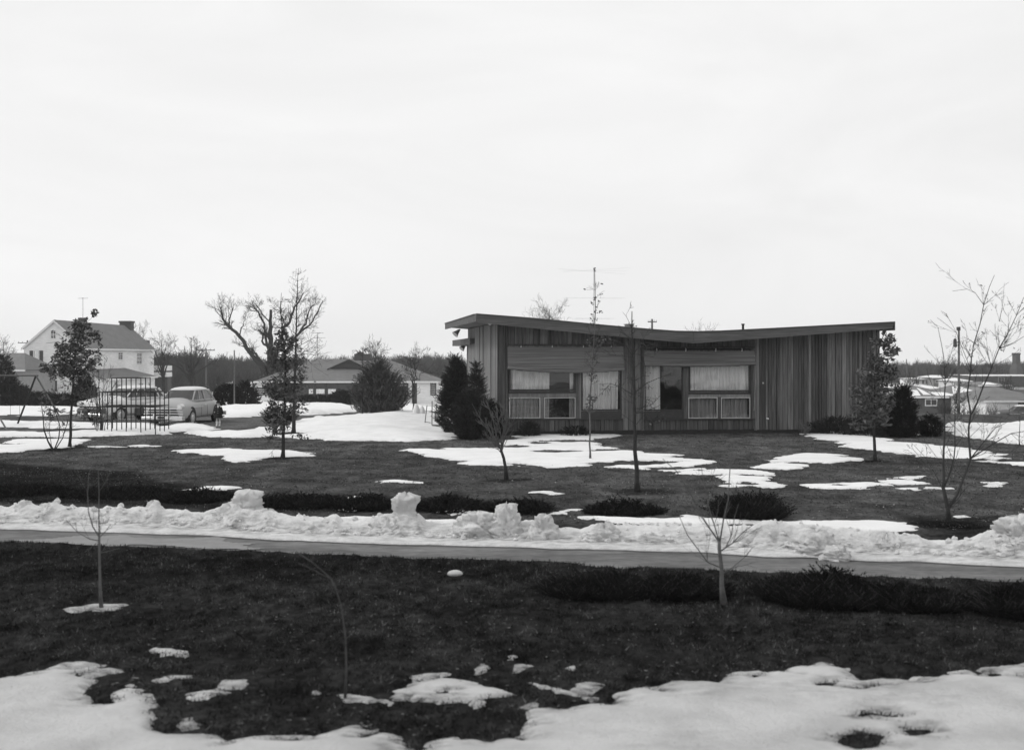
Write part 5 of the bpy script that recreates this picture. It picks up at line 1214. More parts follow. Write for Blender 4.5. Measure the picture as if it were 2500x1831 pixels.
c = (at(2490, 1035, 122)); build_car('parked_car', 'dark car partly out of frame behind the right snow bank', c.x, 122, (-0.99, 0.1), M_car_dark, M_car_light, dark_front=True)

# ------------------------------------------------------------------ child
def skin(name, nodes, edges, m, parent, lv=2, root=0):
    me = bpy.data.meshes.new(name); me.from_pydata([n[:3] for n in nodes], edges, []); me.materials.append(m)
    o = link(name, me, parent); md = o.modifiers.new('k', 'SKIN'); sv = me.skin_vertices[0].data
    for i, n in enumerate(nodes): r = n[3]; sv[i].radius = (r, n[4] if len(n) > 4 else r); sv[i].use_root = (i == root)
    md.use_smooth_shade = True; s = o.modifiers.new('s', 'SUBSURF'); s.levels = lv; s.render_levels = lv
    return o
c = G(533, 1040.5); ch = empty('person', (c[0], c[1], 0.0), R(4), 'small child in dark coat, round dark hat and white socks beside the pale sedan', 'person')
nodes = [(0,0,.52,.085), (0,0,.66,.082,.065), (0,0,.80,.09,.06), (0,.0,.87,.035), (0,-.005,.93,.05), (0,-.01,1.0,.078), (0,-.01,1.06,.06),
         (.05,0,.46,.055), (.055,0.0,.28,.04), (.055,.01,.10,.032), (.055,-.01,.05,.03), (.055,-.09,.035,.026),
         (-.05,0,.46,.055), (-.055,-.02,.28,.04), (-.06,-.03,.10,.032), (-.06,-.05,.05,.03), (-.065,-.13,.035,.026),
         (.11,0,.81,.04), (.15,.01,.68,.033), (.175,-.02,.54,.026), (.18,-.03,.49,.022),
         (-.11,0,.81,.04), (-.15,.01,.68,.033), (-.18,-.02,.55,.026), (-.185,-.03,.50,.022)]
edges = [(0,1),(1,2),(2,3),(3,4),(4,5),(5,6),(0,7),(7,8),(8,9),(9,10),(10,11),(0,12),(12,13),(13,14),(14,15),(15,16),(2,17),(17,18),(18,19),(19,20),(2,21),(21,22),(22,23),(23,24)]
skin('body', nodes, edges, M_skin, ch)
# coat: flared skirt, chest, sleeves
b = MB(); n = 20; prof = [(.36,.185,.13),(.40,.18,.125),(.52,.155,.105),(.66,.135,.095),(.78,.135,.085),(.84,.10,.07),(.872,.055,.05)]
vs = []; 
for (z, rx_, ry_) in prof:
    for k in range(n):
        a = 2 * math.pi * k / n; wv_ = 1 + (.05 * math.sin(a * 5) if z < .5 else 0); vs.append((rx_ * math.cos(a) * wv_, ry_ * math.sin(a) * wv_, z))
b.add(vs, [(j*n+k, j*n+(k+1)%n, (j+1)*n+(k+1)%n, (j+1)*n+k) for j in range(len(prof)-1) for k in range(n)]); co = b.build('coat', M_coat, ch, smooth=True)
for s in (1, -1): b = MB(); b.tube([(s*.10,0,.83),(s*.15,.01,.69),(s*.178,-.02,.54),(s*.18,-.025,.515)], [.05,.05,.045,.042], 10); b.build('sleeve', M_coat, co, smooth=True)
b = MB(); b.tube([(0,-.05,.86),(0,-.09,.82)], [.03,.018], 6); b.build('collar', M_white, co)
for z in (.76, .67, .58): b = MB(); b.ball((0, -.10, z), .012, 6, 4); b.build('button', M_chrome, co)
b = MB(); b.ball((0, .0, 1.045), .092, 14, 9, (1, 1, .72)); b.tube([(0, 0, 1.02), (0, 0, 1.035)], [.112, .10], 14); b.build('hat', M_coat, ch, smooth=True)
b = MB(); b.ball((0, .025, .985), .083, 12, 8, (1, .9, 1.05)); b.build('hair', M_coat, ch, smooth=True)
for s in (1, -1):
    b = MB(); b.ball((s * .027, -.082, 1.0), .009, 6, 4); b.build('eye', M_coat, ch)
    b = MB(); b.tube([(s*.056, -.0 if s > 0 else -.03, .09), (s*.056, .0 if s > 0 else -.025, .22)], [.042, .046], 10); b.build('sock', M_sock, ch)
    b = MB(); b.ball((s*.058, -.05 if s > 0 else -.09, .035), .05, 10, 6, (.85, 1.7, .75)); b.build('shoe', M_white, ch, smooth=True)
b = MB(); b.tube([(0, -.088, .99), (0, -.10, .975)], [.01, .014], 6); b.build('nose', M_skin, ch)
b = MB(); b.tube([(-.02, -.083, .95), (.02, -.083, .95)], .005, 4); b.build('mouth', M_darkwall, ch)

# ------------------------------------------------------------------ houses beyond
def hwin(par, p0, axis, w_, z0, z1, outw, shutters=False, panes=(2, 3), frame=M_white, curtain_=False, sh=0.42):
    """window on a vertical wall: p0 centre bottom (local), axis unit vector along the wall, outw unit vector outwards"""
    a = Vector(axis); o = Vector(outw); c = Vector(p0)
    def bx(u0, u1, v0, v1, d0, d1, name, m, parent):
        b = MB(); P = []
        for d in (d0, d1):
            for (u, v) in ((u0, v0), (u1, v0), (u1, v1), (u0, v1)): q = c + a * u + o * d; P.append((q.x, q.y, z0 + v))
        b.add(P, [(0,1,2,3),(7,6,5,4),(0,4,5,1),(1,5,6,2),(2,6,7,3),(3,7,4,0)]); return b.build(name, m, parent)
    h = z1 - z0; f = 0.09
    b = bx(-w_/2, w_/2, 0, h, 0.005, 0.03, 'window', M_farglass, par)
    for (u0, u1, v0, v1) in ((-w_/2 - f, -w_/2, -f, h + f), (w_/2, w_/2 + f, -f, h + f), (-w_/2, w_/2, -f, 0), (-w_/2, w_/2, h, h + f)):
        bx(u0, u1, v0, v1, 0.002, 0.08, 'frame', frame, b)
    for i in range(1, panes[0]): u = -w_/2 + w_ * i / panes[0]; bx(u - .025, u + .025, 0, h, 0.03, 0.05, 'muntin', frame, b)
    for j in range(1, panes[1]): v = h * j / panes[1]; bx(-w_/2, w_/2, v - .025, v + .025, 0.051, 0.06, 'muntin', frame, b)
    if curtain_: bx(-w_/2 + .05, w_/2 - .05, .02, h * curtain_, 0.031, 0.034, 'curtain', M_curtain, b)
    if shutters:
        for s in (-1, 1): bx(s * (w_/2 + f + sh / 2) - sh / 2, s * (w_/2 + f + sh / 2) + sh / 2, -0.05, h + 0.05, 0.002, 0.06, 'shutter', M_shutter, par)
    return b
def laps(par, p0, p1, z0, ztop, outw, m, name='siding', h=0.24):
    """rows of lapped siding as real geometry; ztop(u) gives the wall height along the wall"""
    a = Vector(p1) - Vector(p0); Ln = a.length; a.normalize(); o = Vector(outw); b = MB(); z = z0
    zmax = max(ztop(u) for u in np.linspace(0, Ln, 9))
    while z < zmax - 0.02:
        us = [u for u in np.linspace(0, Ln, 41) if ztop(u) > z + 0.02]
        if len(us) < 2: break
        u0, u1 = us[0], us[-1]; z2 = min(z + h, zmax)
        q = [(u0, z, .035), (u1, z, .035), (u1, z2, .008), (u0, z2, .008)]; P = []
        for (u, v, d) in q: r = Vector(p0) + a * u + o * d; P.append((r.x, r.y, v))
        for (u, v, d) in ((u0, z, 0), (u1, z, 0)): r = Vector(p0) + a * u; P.append((r.x, r.y, v))
        b.add(P, [(0, 1, 2, 3), (4, 5, 1, 0)]); z = z2
    ob = b.build(name, m, par); ob['kind'] = 'stuff'; return ob
# white two storey house
XL, XR, YN, YF = -55.6, -48.7, 140.0, 167.0; zb = gz(-50, 145) - 0.6; ze, zr = 4.08, 7.06; xm = (XL + XR) / 2
wh = empty('white_house', (xm, YN, zb), 0, 'white two storey house with a grey gable roof, dark shutters and brick chimneys', 'house')
def Lw(x, y, z): return (x - xm, y - YN, z - zb)
hw = (XR - XL) / 2; Ln = YF - YN; E_, Rg = ze - zb, zr - zb
b = MB(); b.prism([(-hw, 0), (hw, 0), (hw, E_), (0, Rg - .1), (-hw, E_)], 0, Ln); b.build('wall', M_siding, wh)
laps(wh, (-hw, 0, 0), (hw, 0, 0), 0.0, lambda u: E_ + (Rg - .12 - E_) * (1 - abs(u - hw) / hw), (0, -1, 0), M_siding)
laps(wh, (hw, 0, 0), (hw, Ln, 0), 0.0, lambda u: E_ - .02, (1, 0, 0), M_siding)
ov = .25; sl = (Rg - E_) / hw
b = MB(); b.prism([(-hw - ov, E_ - sl * ov + .0), (0, Rg), (hw + ov, E_ - sl * ov), (hw + ov, E_ - sl * ov + .16), (0, Rg + .16), (-hw - ov, E_ - sl * ov + .16)], -.18, Ln + .18); rf = b.build('roof', M_shingle, wh)
b = MB(); b.prism([(-hw - ov, E_ - sl * ov - .14), (0, Rg - .14), (hw + ov, E_ - sl * ov - .14), (hw + ov, E_ - sl * ov + .12), (0, Rg + .12), (-hw - ov, E_ - sl * ov + .12)], -.24, -.182); b.build('bargeboard', M_white, rf)
b = MB(); b.box(hw + ov, hw + ov + .12, -.18, Ln + .18, E_ - sl * ov - .1, E_ - sl * ov + .1); b.build('gutter', M_white, rf)
for (px, D, w_, d_, top) in ((203, 151, .75, .75, 776), (309.5, 166.2, 1.5, 1.5, 784)):
    q = at(px, top, D); b = MB(); zz = q.z - zb; b.box(q.x - xm - w_ / 2, q.x - xm + w_ / 2, D - YN - d_ / 2, D - YN + d_ / 2, Rg - 2.4, zz - .25); b.box(q.x - xm - w_ / 2 - .1, q.x - xm + w_ / 2 + .1, D - YN - d_ / 2 - .1, D - YN + d_ / 2 + .1, zz - .249, zz); b.build('chimney', M_brick, rf)
q = at(356, 835, 171); b = MB(); b.box(q.x - xm - .5, q.x - xm + .5, 30.2, 31.2, 0, q.z + .2 - zb); b.build('chimney', M_brick, wh)
def zat(py, D): return CAMH - (py - HY) / F * D - zb
for px, y0, y1, sh, w_, pn in ((130.5, 808, 826, False, .5, (2, 2)), (89, 857, 886, True, .52, (2, 3)), (121, 930, 954, True, .7, (3, 3))):
    hwin(wh, (at(px, 0, YN).x - xm, 0, 0), (1, 0, 0), w_, zat(y1, YN), zat(y0, YN), (0, -1, 0), shutters=sh, panes=pn, curtain_=(1.0 if px == 89 else False))
for px, y0, y1, w_ in ((235.5, 866, 886, 2.0), (293, 861, 878, 1.6), (339, 862, 888, 2.0)):
    k = (px - HX) / F; Y = XR / k
    hwin(wh, (hw, Y - YN, 0), (0, 1, 0), w_, zat(y1, Y), zat(y0, Y), (1, 0, 0), panes=(2, 3))
# lean-to wing and porch
b = MB(); yw0, yw1 = -2.0, 17.5; xw = hw + 2.9; b.prism([(hw + .04, 0), (xw, 0), (xw, 3.05), (hw + .04, 4.0)], yw0, yw1); b.build('wing', M_siding, wh)
laps(wh, (xw, yw0, 0), (xw, yw1, 0), 0.0, lambda u: 3.0, (1, 0, 0), M_siding, 'wing_siding'); laps(wh, (hw, yw0, 0), (xw, yw0, 0), 0.0, lambda u: 3.0, (0, -1, 0), M_siding, 'wing_siding')
b = MB(); b.add([(hw + .05, yw0 - .2, 3.98), (xw + .3, yw0 - .2, 2.95), (xw + .3, yw1 + .2, 2.95), (hw + .05, yw1 - 3, 4.02), (hw + .05, yw0 - .2, 4.14), (xw + .3, yw0 - .2, 3.11), (xw + .3, yw1 + .2, 3.11), (hw + .05, yw1 - 3, 4.18)], [(0,3,2,1),(4,5,6,7),(0,1,5,4),(1,2,6,5),(2,3,7,6),(3,0,4,7)]); b.build('wing_roof', M_shingle, wh)
b = MB(); b.box(xw + .3, xw + .4, yw0 - .2, yw1 + .2, 2.9, 3.12); b.build('gutter', M_white, wh)
for Y, w_, z0, z1 in ((3.0, 1.2, 1.25, 2.35), (11.5, 1.6, 1.5, 2.3), (15.0, .9, 1.5, 2.3)): hwin(wh, (xw, Y, 0), (0, 1, 0), w_, z0, z1, (1, 0, 0), panes=(3, 2))
q = at(386, 900, 172); x_ = q.x - xm
b = MB(); b.box(x_ - 1.4, x_ + 1.4, 31.5, 34, zat(905, 172), zat(893, 172)); b.box(x_ - 1.4, x_ + 1.4, 31.4, 34, zat(920, 172), zat(909, 172)); b.build('porch', M_white, wh)
b = MB(); b.box(x_ - 1.3, x_ + 1.3, 32, 34, 0, zat(920.5, 172)); b.build('porch_wall', M_shutter, wh)
q = at(201, 776, 151); b = MB(); b.tube([(q.x - xm, 11.2, q.z - zb), (q.x - xm, 11.2, q.z - zb + 2.5)], .03, 4); b.tube([(q.x - xm - .6, 11.2, q.z - zb + 2.4), (q.x - xm + .6, 11.2, q.z - zb + 2.4)], .02, 4); b.build('antenna', M_steel, rf)
# grey house at the left edge
def box_house(name, label, D, xa, xb, zeave, zridge, depth, wallm, roofm, ov=.4, hip=2.0, ridge_off=None, snow=(), rot=0.0, base=None, fas=M_white):
    cx = (xa + xb) / 2; z0 = (gz(cx, D) if base is None else base) - 0.3; root = empty(name, (cx, D, z0), rot, label, 'house'); w_ = (xb - xa) / 2; e = zeave - z0; r = zridge - z0; m_ = depth / 2
    b = MB(); b.box(-w_, w_, 0, depth, 0, e - .03); b.build('wall', wallm, root)
    b = MB(); P = [(-w_ - ov, -ov, e), (w_ + ov, -ov, e), (w_ + ov, depth + ov, e), (-w_ - ov, depth + ov, e), (-w_ + hip, m_, r), (w_ - hip, m_, r)]
    b.add(P, [(0, 1, 5, 4), (1, 2, 5), (2, 3, 4, 5), (3, 0, 4), (3, 2, 1, 0)]); rf = b.build('roof', roofm, root)
    b = MB(); b.box(-w_ - ov, w_ + ov, -ov - .04, -ov - .002, e - .16, e + .02); b.build('fascia', fas, rf)
    return root, rf, w_, e, r, m_, z0
h1, *_ = box_house('grey_house', 'grey hip roofed house at the left edge behind the conifer', 128, at(-90, 0, 128).x, at(56, 0, 128).x, at(0, 903, 128).z, at(0, 862, 134).z, 9, M_greywall, M_shingle, hip=1.6)
# long low house with a vented gable
D = 130; zf = lambda py, d=130: CAMH - (py - HY) / F * d
ra, rf, w_, e, r, m_, z0 = box_house('ranch_house', 'long low house with a pale hip roof, wide chimney and dark triangular vent gable', D, at(628, 0, D).x, at(1064, 0, D).x, zf(931, D), zf(877, 134.5), 9, M_siding, M_shingle_pale, ov=.35, hip=5.6, fas=M_white)
cx = (at(628, 0, D).x + at(1064, 0, D).x) / 2
X_ = lambda px, d=D: at(px, 0, d).x - cx
Z_ = lambda py, d=D: zf(py, d) - z0
laps(ra, (X_(950), 0, 0), (w_, 0, 0), 0, lambda u: e - .05, (0, -1, 0), M_siding, h=.22); laps(ra, (-w_, 0, 0), (X_(668), 0, 0), 0, lambda u: e - .05, (0, -1, 0), M_siding, h=.22)
b = MB(); b.box(X_(745), X_(950), -.06, 0.02, 0, e - .04); b.build('brick_wall', M_brick, ra)
b = MB(); b.box(X_(668), X_(745), -.05, 0.02, 0, e - .04); b.build('brick_wall', M_brick, ra)
# vent gable
g0, g1, gm = X_(798), X_(889), X_(845); zg0, zg1 = Z_(900), Z_(879.5)
b = MB(); b.add([(g0, 2.3, zg0), (g1, 2.3, zg0), (gm, 2.3, zg1), (g0, 4.3, zg0 - .1), (g1, 4.3, zg0 - .1), (gm, 4.5, zg1 - .1)], [(0, 1, 2), (0, 2, 5, 3), (1, 4, 5, 2), (0, 3, 4, 1)]); vg = b.build('vent_gable', M_shutter, rf)
for i in range(6):
    t = i / 7 + .08; zz = zg0 + (zg1 - zg0) * t; a0 = g0 + (gm - g0) * t; a1 = g1 + (gm - g1) * t
    b = MB(); b.box(a0 + .15, a1 - .15, 2.22, 2.29, zz, zz + .05); b.build('louvre', M_darkwall, vg)
b = MB()
for a, c in (((g0 - .3, zg0 - .1), (gm, zg1 + .06)), ((g1 + .3, zg0 - .1), (gm, zg1 + .06))):
    b.tube([(a[0], 2.17, a[1]), (c[0], 2.17, c[1])], .07, 4)
b.build('rake', M_shutter, vg)
q0 = Z_(885, 135); b = MB(); b.box(X_(867, 135), X_(907, 135), 4.2, 5.6, q0 - 1, Z_(864, 134.5)); b.box(X_(874, 135), X_(888, 135), 4.5, 5.3, Z_(864, 134.5), Z_(859, 134.5)); b.build('chimney', M_brick, rf)
for a, c in ((752, 767), (770, 795), (799, 823)):
    f = hwin(ra, ((X_(a) + X_(c)) / 2, -.06, 0), (1, 0, 0), X_(c) - X_(a) - .1, Z_(962), Z_(935), (0, -1, 0), panes=(1, 2), frame=M_shutter, curtain_=.45)
hwin(ra, (X_(982), 0, 0), (1, 0, 0), 1.1, Z_(958), Z_(934), (0, -1, 0), panes=(1, 2), frame=M_shutter)
hwin(ra, (X_(1058), 0, 0), (1, 0, 0), .45, Z_(963), Z_(935), (0, -1, 0), panes=(1, 2), frame=M_shutter)
b = MB(); b.box(X_(1006), X_(1018), -.06, 0, 0, Z_(934)); b.build('door', M_shutter, ra)
hwin(ra, (X_(640), 0, 0), (1, 0, 0), 1.2, Z_(963), Z_(948), (0, -1, 0), panes=(2, 1), frame=M_shutter)
q = at(775, 872, 140); an = empty('television_antenna', (q.x, 140, q.z - .4), 0, 'small thin television antenna behind the long low house', 'antenna')
bar('mast', (0, 0, 0), (0, 0, at(775, 812, 140).z - q.z + .4), .03, M_steel, an, 4); bar('element', (-.7, 0, at(775, 813, 140).z - q.z + .4), (.7, 0, at(775, 813, 140).z - q.z + .4), .02, M_steel, an, 4)
# houses down the slope on the right
def rhouse(name, label, D, pxa, pxb, eave, ridge, depth, wallm, roofm, hip, snow, wins=(), base=None, **k):
    root, rf, w_, e, r, m_, z0 = box_house(name, label, D, at(pxa, 0, D).x, at(pxb, 0, D).x, CAMH - (eave - HY) / F * D, CAMH - (ridge - HY) / F * (D + depth / 2), depth, wallm, roofm, hip=hip, base=base, **k)
    cx = (at(pxa, 0, D).x + at(pxb, 0, D).x) / 2
    for (u0, u1, v0, v1) in snow:                        # snow left on the front slope: u along, v up the slope
        b = MB(); n = 14; P = []
        for i in range(n + 1):
            u = u0 + (u1 - u0) * i / n; jt = .05 * math.sin(i * 2.3 + u0 * 9)
            for v in (v0 + jt * .6, v1 + jt):
                v = min(max(v, 0.01), .97); L0 = -w_ - .4 + (hip + .4) * v; L1 = w_ + .4 - (hip + .4) * v
                P.append((L0 + (L1 - L0) * u, -.4 + (m_ + .4) * v - .03, e + (r - e) * v + .07))
        b.add(P, [(2*i, 2*i+2, 2*i+3, 2*i+1) for i in range(n)]); b.build('roof_snow', M_snow, rf)
    for (pa, pb, ya, yb, fm) in wins:
        hwin(root, ((at((pa + pb) / 2, 0, D).x - cx), 0, 0), (1, 0, 0), (pb - pa) / F * D, CAMH - (yb - HY) / F * D - z0, CAMH - (ya - HY) / F * D - z0, (0, -1, 0), panes=(2, 1), frame=fm)
    return root
rhouse('dark_house', 'dark walled low house with a white framed window and patchy snow on its roof', 134, 2212, 2335, 968, 942, 12, M_darkwall, M_shingle, 3.0, ((.0, .30, .0, .55), (.36, .52, .1, .75), (.58, 1.0, 0, .35)), ((2260, 2286, 976, 989, M_white),))
rhouse('grey_house', 'grey house with a low peaked roof almost covered in snow behind the bare tree', 146, 2318, 2428, 972, 940, 13, M_greywall, M_shingle, 2.55, ((.12, .95, .0, .85),), ((2354, 2364, 974, 986, M_white), (2382, 2390, 984, 994, M_white)))
rhouse('pale_house', 'pale house with a broad grey hip roof at the right edge', 124, 2408, 2560, 978, 944, 12, M_siding, M_shingle_pale, 3.0, (), ((2488, 2500, 978, 1000, M_shutter),))
fb, rf2, *_ = box_house('flat_building', 'long flat roofed dark building in the distance on the right', 262, at(2366, 0, 262).x, at(2640, 0, 262).x, CAMH - (917 - HY) / F * 262, CAMH - (915.5 - HY) / F * 262, 14, M_darkwall, M_snow, ov=.2, hip=.3)
z0 = fb.location.z; cxx = fb.location.x
hwin(fb, (at(2444.5, 0, 262).x - cxx, 0, 0), (1, 0, 0), 1.2, CAMH - (938 - HY) / F * 262 - z0, CAMH - (922 - HY) / F * 262 - z0, (0, -1, 0), frame=M_greywall)
rhouse('white_building', 'small white building with a row of windows below the wooded ridge', 250, 2231, 2273, 925, 922, 9, M_siding, M_snow, .6, (), ((2237, 2243, 929, 937, M_white), (2251, 2256, 929, 937, M_white), (2260, 2265, 929, 937, M_white)), base=-4.2)
rhouse('pale_building', 'pale stepped building with snow on its roof left of the round crowned tree', 246, 2279, 2322, 922, 916, 9, M_greywall, M_snow, .8, (), ((2284, 2289, 928, 934, M_white), (2309, 2314, 924, 931, M_white)), base=-4.4)
rhouse('low_house', 'low house under snow between the white building and the dark house', 190, 2200, 2300, 948, 938, 9, M_greywall, M_snow, 2.0, (), (), base=-4.6)
rhouse('low_house', 'distant pale house seen between the bare trees left of the dome shaped shrub', 205, 535, 632, 938, 930, 9, M_siding, M_snow, 2.0, (), ((560, 568, 944, 952, M_shutter), (600, 606, 944, 952, M_shutter)), base=-3.0)
q = at(2481, 894, 330); tw = empty('brick_chimney', (q.x, 330, -5.5), 0, 'square brick chimney tower above the wooded ridge at the right', 'chimney')
hh = at(0, 862, 330).z + 5.5; b = MB(); b.tube([(0, 0, 0), (0, 0, hh * .55), (0, 0, hh * .7), (0, 0, hh)], [2.0, 1.6, 1.0, 1.0], 4); b.build('shaft', M_brick, tw); tw.rotation_euler[2] = R(12)
b = MB(); b.tube([(0, 0, hh - .45), (0, 0, hh + .02)], 1.12, 4); b.build('cap', M_brick, tw)

# ------------------------------------------------------------------ poles and wires
def pole(px, ytop, D, r, label, arms=(), transformer=False, m=M_pole, cat='utility pole', name='utility_pole'):
    q = at(px, ytop, D); z0 = gz(q.x, D) - .3; root = empty(name, (q.x, D, z0), 0, label, cat); h = q.z - z0
    b = MB(); b.tube([(0, 0, 0), (0, 0, h)], [r * 1.25, r * .8], 8); b.build('post', m, root)
    for (dz, half, tilt) in arms:
        b = MB(); b.box(-half, half, -r - .12, -r, h - dz - .06, h - dz + .06); ar = b.build('crossarm', m, root); ar.rotation_euler = (0, R(tilt), 0) if False else (0, 0, 0)
        for u in (-.92, -.5, .5, .92): b = MB(); b.tube([(half * u, -r - .06, h - dz + .06), (half * u, -r - .06, h - dz + .24)], [.05 * min(1, half), .035 * min(1, half)], 6); b.build('insulator', M_greywall, ar)
    if transformer:
        b = MB(); b.cyl((-r - .26, 0, h - 1.95), (0, 0, 1), .17, .72, 12); b.cyl((-r - .26, 0, h - 1.23), (0, 0, 1), .1, .12, 10); b.build('transformer', M_shutter, root)
        b = MB(); b.box(-r - .25, -r * .5, -.04, .04, h - 1.5, h - 1.45); b.box(-r - .25, -r * .5, -.04, .04, h - 1.8, h - 1.75); b.build('bracket', M_black, root)
        b = MB(); b.tube([(-r - .26, 0, h - 1.1), (-r - .2, 0, h - .8), (-.2, 0, h - .5)], .012, 4); b.build('wire', M_black, root)
        b = MB(); b.box(-.18, .1, -.16, .16, h - .36, h - .02); b.build('pole_top_bracket', M_shutter, root)
    return root
pole(2341, 798, 118, .11, 'wooden utility pole with a round transformer near the right edge', transformer=True)
pole(1592, 779, 150, .15, 'utility pole top with a crossarm and insulators behind the butterfly roof', arms=((.35, .55, 6),))
pole(2213, 877, 260, .13, 'thin bare pole beyond the dark conical evergreen'); pole(2237, 889, 240, .11, 'shorter thin bare pole right of the other one')
pole(572, 855, 90, .05, 'slender pale pole beside the dome shaped shrub', m=M_bark_light, cat='pole', name='pole')
pole(503, 850, 175, .10, 'distant utility pole with a single crossarm among the bare trees', arms=((.3, 1.3, 0),))
pole(67, 831, 190, .12, 'distant utility pole end showing beside the white gable', arms=((.4, 1.4, 0),))

# ------------------------------------------------------------------ bare trees behind
def big_tree(label, px, D, top, limbs, seed, r0=.35, cfg=None, lv=3, kids=5, base=None, tw=0.012, slen=3.2, n0=9):
    g = random.Random(seed); x = (px - HX) / F * D; z0 = (gz(x, D) if base is None else base) - .2; base_ = Vector((x, D, z0)); root = empty('bare_tree', base_, 0, label, 'tree', 'bare trees beyond the houses')
    cfg = dict(dict(wob=.2, up=.07, kids=kids, rmin=tw, ang=(22, 55), ls=(.42, .72), seg=4, t0=.15), **(cfg or {})); tips = []; cr = MB(); tr = MB()
    for li, (P, ra_, rb_, nn) in enumerate(limbs):
        pts = [at(q[0], q[1], D + (q[2] if len(q) > 2 else 0)) - base_ for q in P]
        if li == 0: pts[0].z = -.1
        q = []
        for a, c in zip(pts[:-1], pts[1:]):
            for i in range(3): q.append(a.lerp(c, i / 3) + Vector((g.uniform(-1, 1), g.uniform(-1, 1), g.uniform(-1, 1))) * .12 * (1 if q else 0))
        q.append(pts[-1]); n = len(q); rad = [ra_ + (rb_ - ra_) * i / (n - 1) for i in range(n)]; tr.tube(q, rad, 7)
        for _ in range(nn):
            t = g.uniform(.3, 1); i = min(n - 2, int(t * (n - 1))); grow(cr, q[i], rnd_dir(q[i+1] - q[i], R(g.uniform(15, 55)), g), slen * g.uniform(.6, 1.15), max(tw, rad[i] * .4), lv - 1, g, cfg, tips)
    tr.build('trunk', M_bark, root, smooth=True); cr.build('crown', M_twig, root)
    return root
big_tree('largest bare tree, many heavy limbs spreading above the long low house', 655, 152, 720,
    [([(662,975),(661,930),(661,891),(660,840),(661,800),(661,756)], .55, .16, 10), ([(656,935),(640,897),(610,864),(586,821),(556,794),(540,770),(538,750)], .36, .08, 14), ([(556,794),(562,775),(570,750)], .12, .05, 6),
     ([(650,905),(622,864),(612,850),(590,845)], .22, .07, 6), ([(658,849),(640,834),(643,815),(631,806)], .16, .09, 4), ([(658,860),(643,791),(631,761),(616,746)], .18, .05, 10), ([(662,900),(676,858),(689,809),(706,785),(716,760),(731,735),(740,715)], .26, .05, 14),
     ([(664,905),(686,876),(705,850),(722,821),(746,803),(770,773),(789,735)], .26, .05, 14), ([(722,821),(746,790),(752,765),(765,745)], .14, .05, 9), ([(689,809),(690,780),(684,745)], .12, .04, 8), ([(661,790),(640,765),(625,745)], .1, .04, 6), ([(586,821),(590,800),(596,790)], .1, .04, 5)], 201, n0=10, kids=5, slen=1.85, tw=.008)
def simple_tree(label, px, D, top, spread, seed, lean=0, base=None, r0=.25, nl=7, slen=None, tw=.011, fork=.35):
    g = random.Random(seed); x = (px - HX) / F * D; zb_ = (gz(x, D) if base is None else base); yb_ = HY + (CAMH - zb_) / D * F; H = yb_ - top
    yf = yb_ - H * fork; L = [([(px, yb_), (px + lean * .3, (yb_ + yf) / 2), (px + lean * .5, yf), (px + lean, yb_ - H * .7)], r0, r0 * .35, 4)]
    for i in range(nl):
        t = (i + .5) / nl * 2 - 1; s = t * spread * g.uniform(.7, 1.1); tp = top + H * .30 * abs(t) ** 1.5 + H * g.uniform(0, .12)
        L.append(([(px + lean * .4, yf + g.uniform(-.05, .12) * H), (px + lean * .4 + s * .45, (yf * .6 + tp * .4), g.uniform(-1, 1) * spread / F * D * .5), (px + s, tp + H * .08, g.uniform(-1, 1) * spread / F * D * .8)], r0 * .5, tw * 2.2, 6))
    return big_tree(label, px, D, top, L, seed, lv=3, kids=4, base=base, slen=slen or H / F * D * .24, tw=tw)
simple_tree('wide bare tree between the white house and the largest tree', 466, 150, 822, 68, 202, nl=9, r0=.3)
simple_tree('bare tree just right of the white house roof end', 398, 162, 812, 42, 203, nl=6)
simple_tree('high bare tree behind the white house chimney', 336, 190, 775, 40, 204, nl=6, r0=.28)
simple_tree('small bare tree in front of the snowy slope left of the dome shaped shrub', 530, 118, 905, 26, 205, nl=5, r0=.1, tw=.012, fork=.2)
simple_tree('slim pale bare tree behind the chimney of the long low house', 917, 170, 818, 16, 206, nl=5, r0=.14)
simple_tree('pale bare tree rising behind the right slope of the long low roof', 1012, 72, 846, 34, 207, nl=5, r0=.05, tw=.005, fork=.45)
simple_tree('slim bare tree on the wooded skyline left of the redwood house', 1070, 230, 862, 14, 208, nl=5, r0=.14)
simple_tree('bare tree top showing behind the left roof slope of the redwood house', 1340, 165, 735, 22, 209, nl=5, r0=.16, fork=.5)
simple_tree('lower bare tree top left of the antenna behind the roof', 1312, 175, 755, 14, 210, nl=4, r0=.12, fork=.5)
simple_tree('bare tree top behind the valley of the butterfly roof', 1706, 165, 785, 20, 211, nl=5, r0=.13, fork=.5)
simple_tree('round crowned bare tree behind the pale stepped building', 2312, 240, 866, 28, 212, nl=8, r0=.3, base=-4.5, fork=.3)
simple_tree('bare tree at the left edge beyond the grey house', 8, 200, 820, 28, 213, nl=5)
simple_tree('small bare tree beside the low snowy house right of the dark conical evergreen', 2222, 185, 898, 18, 221, nl=5, r0=.12, base=-4.4)
simple_tree('bare tree behind the long flat roofed building', 2402, 290, 884, 16, 222, nl=5, r0=.16, base=-5)
simple_tree('bare tree between the pale house and the flat roofed building', 2462, 176, 915, 22, 223, nl=6, r0=.12, base=-4)
simple_tree('short bare tree in front of the snow roofed grey house', 2338, 126, 945, 20, 224, nl=6, r0=.08, tw=.008)
simple_tree('slim bare tree left of the square brick chimney', 2440, 300, 886, 12, 225, nl=4, r0=.14, base=-5)
rhouse('low_house', 'tiny distant house right behind the peaked snowy roof', 215, 2330, 2368, 930, 922, 8, M_siding, M_snow, 1.5, (), ((2340, 2345, 933, 939, M_shutter),), base=-4.6)
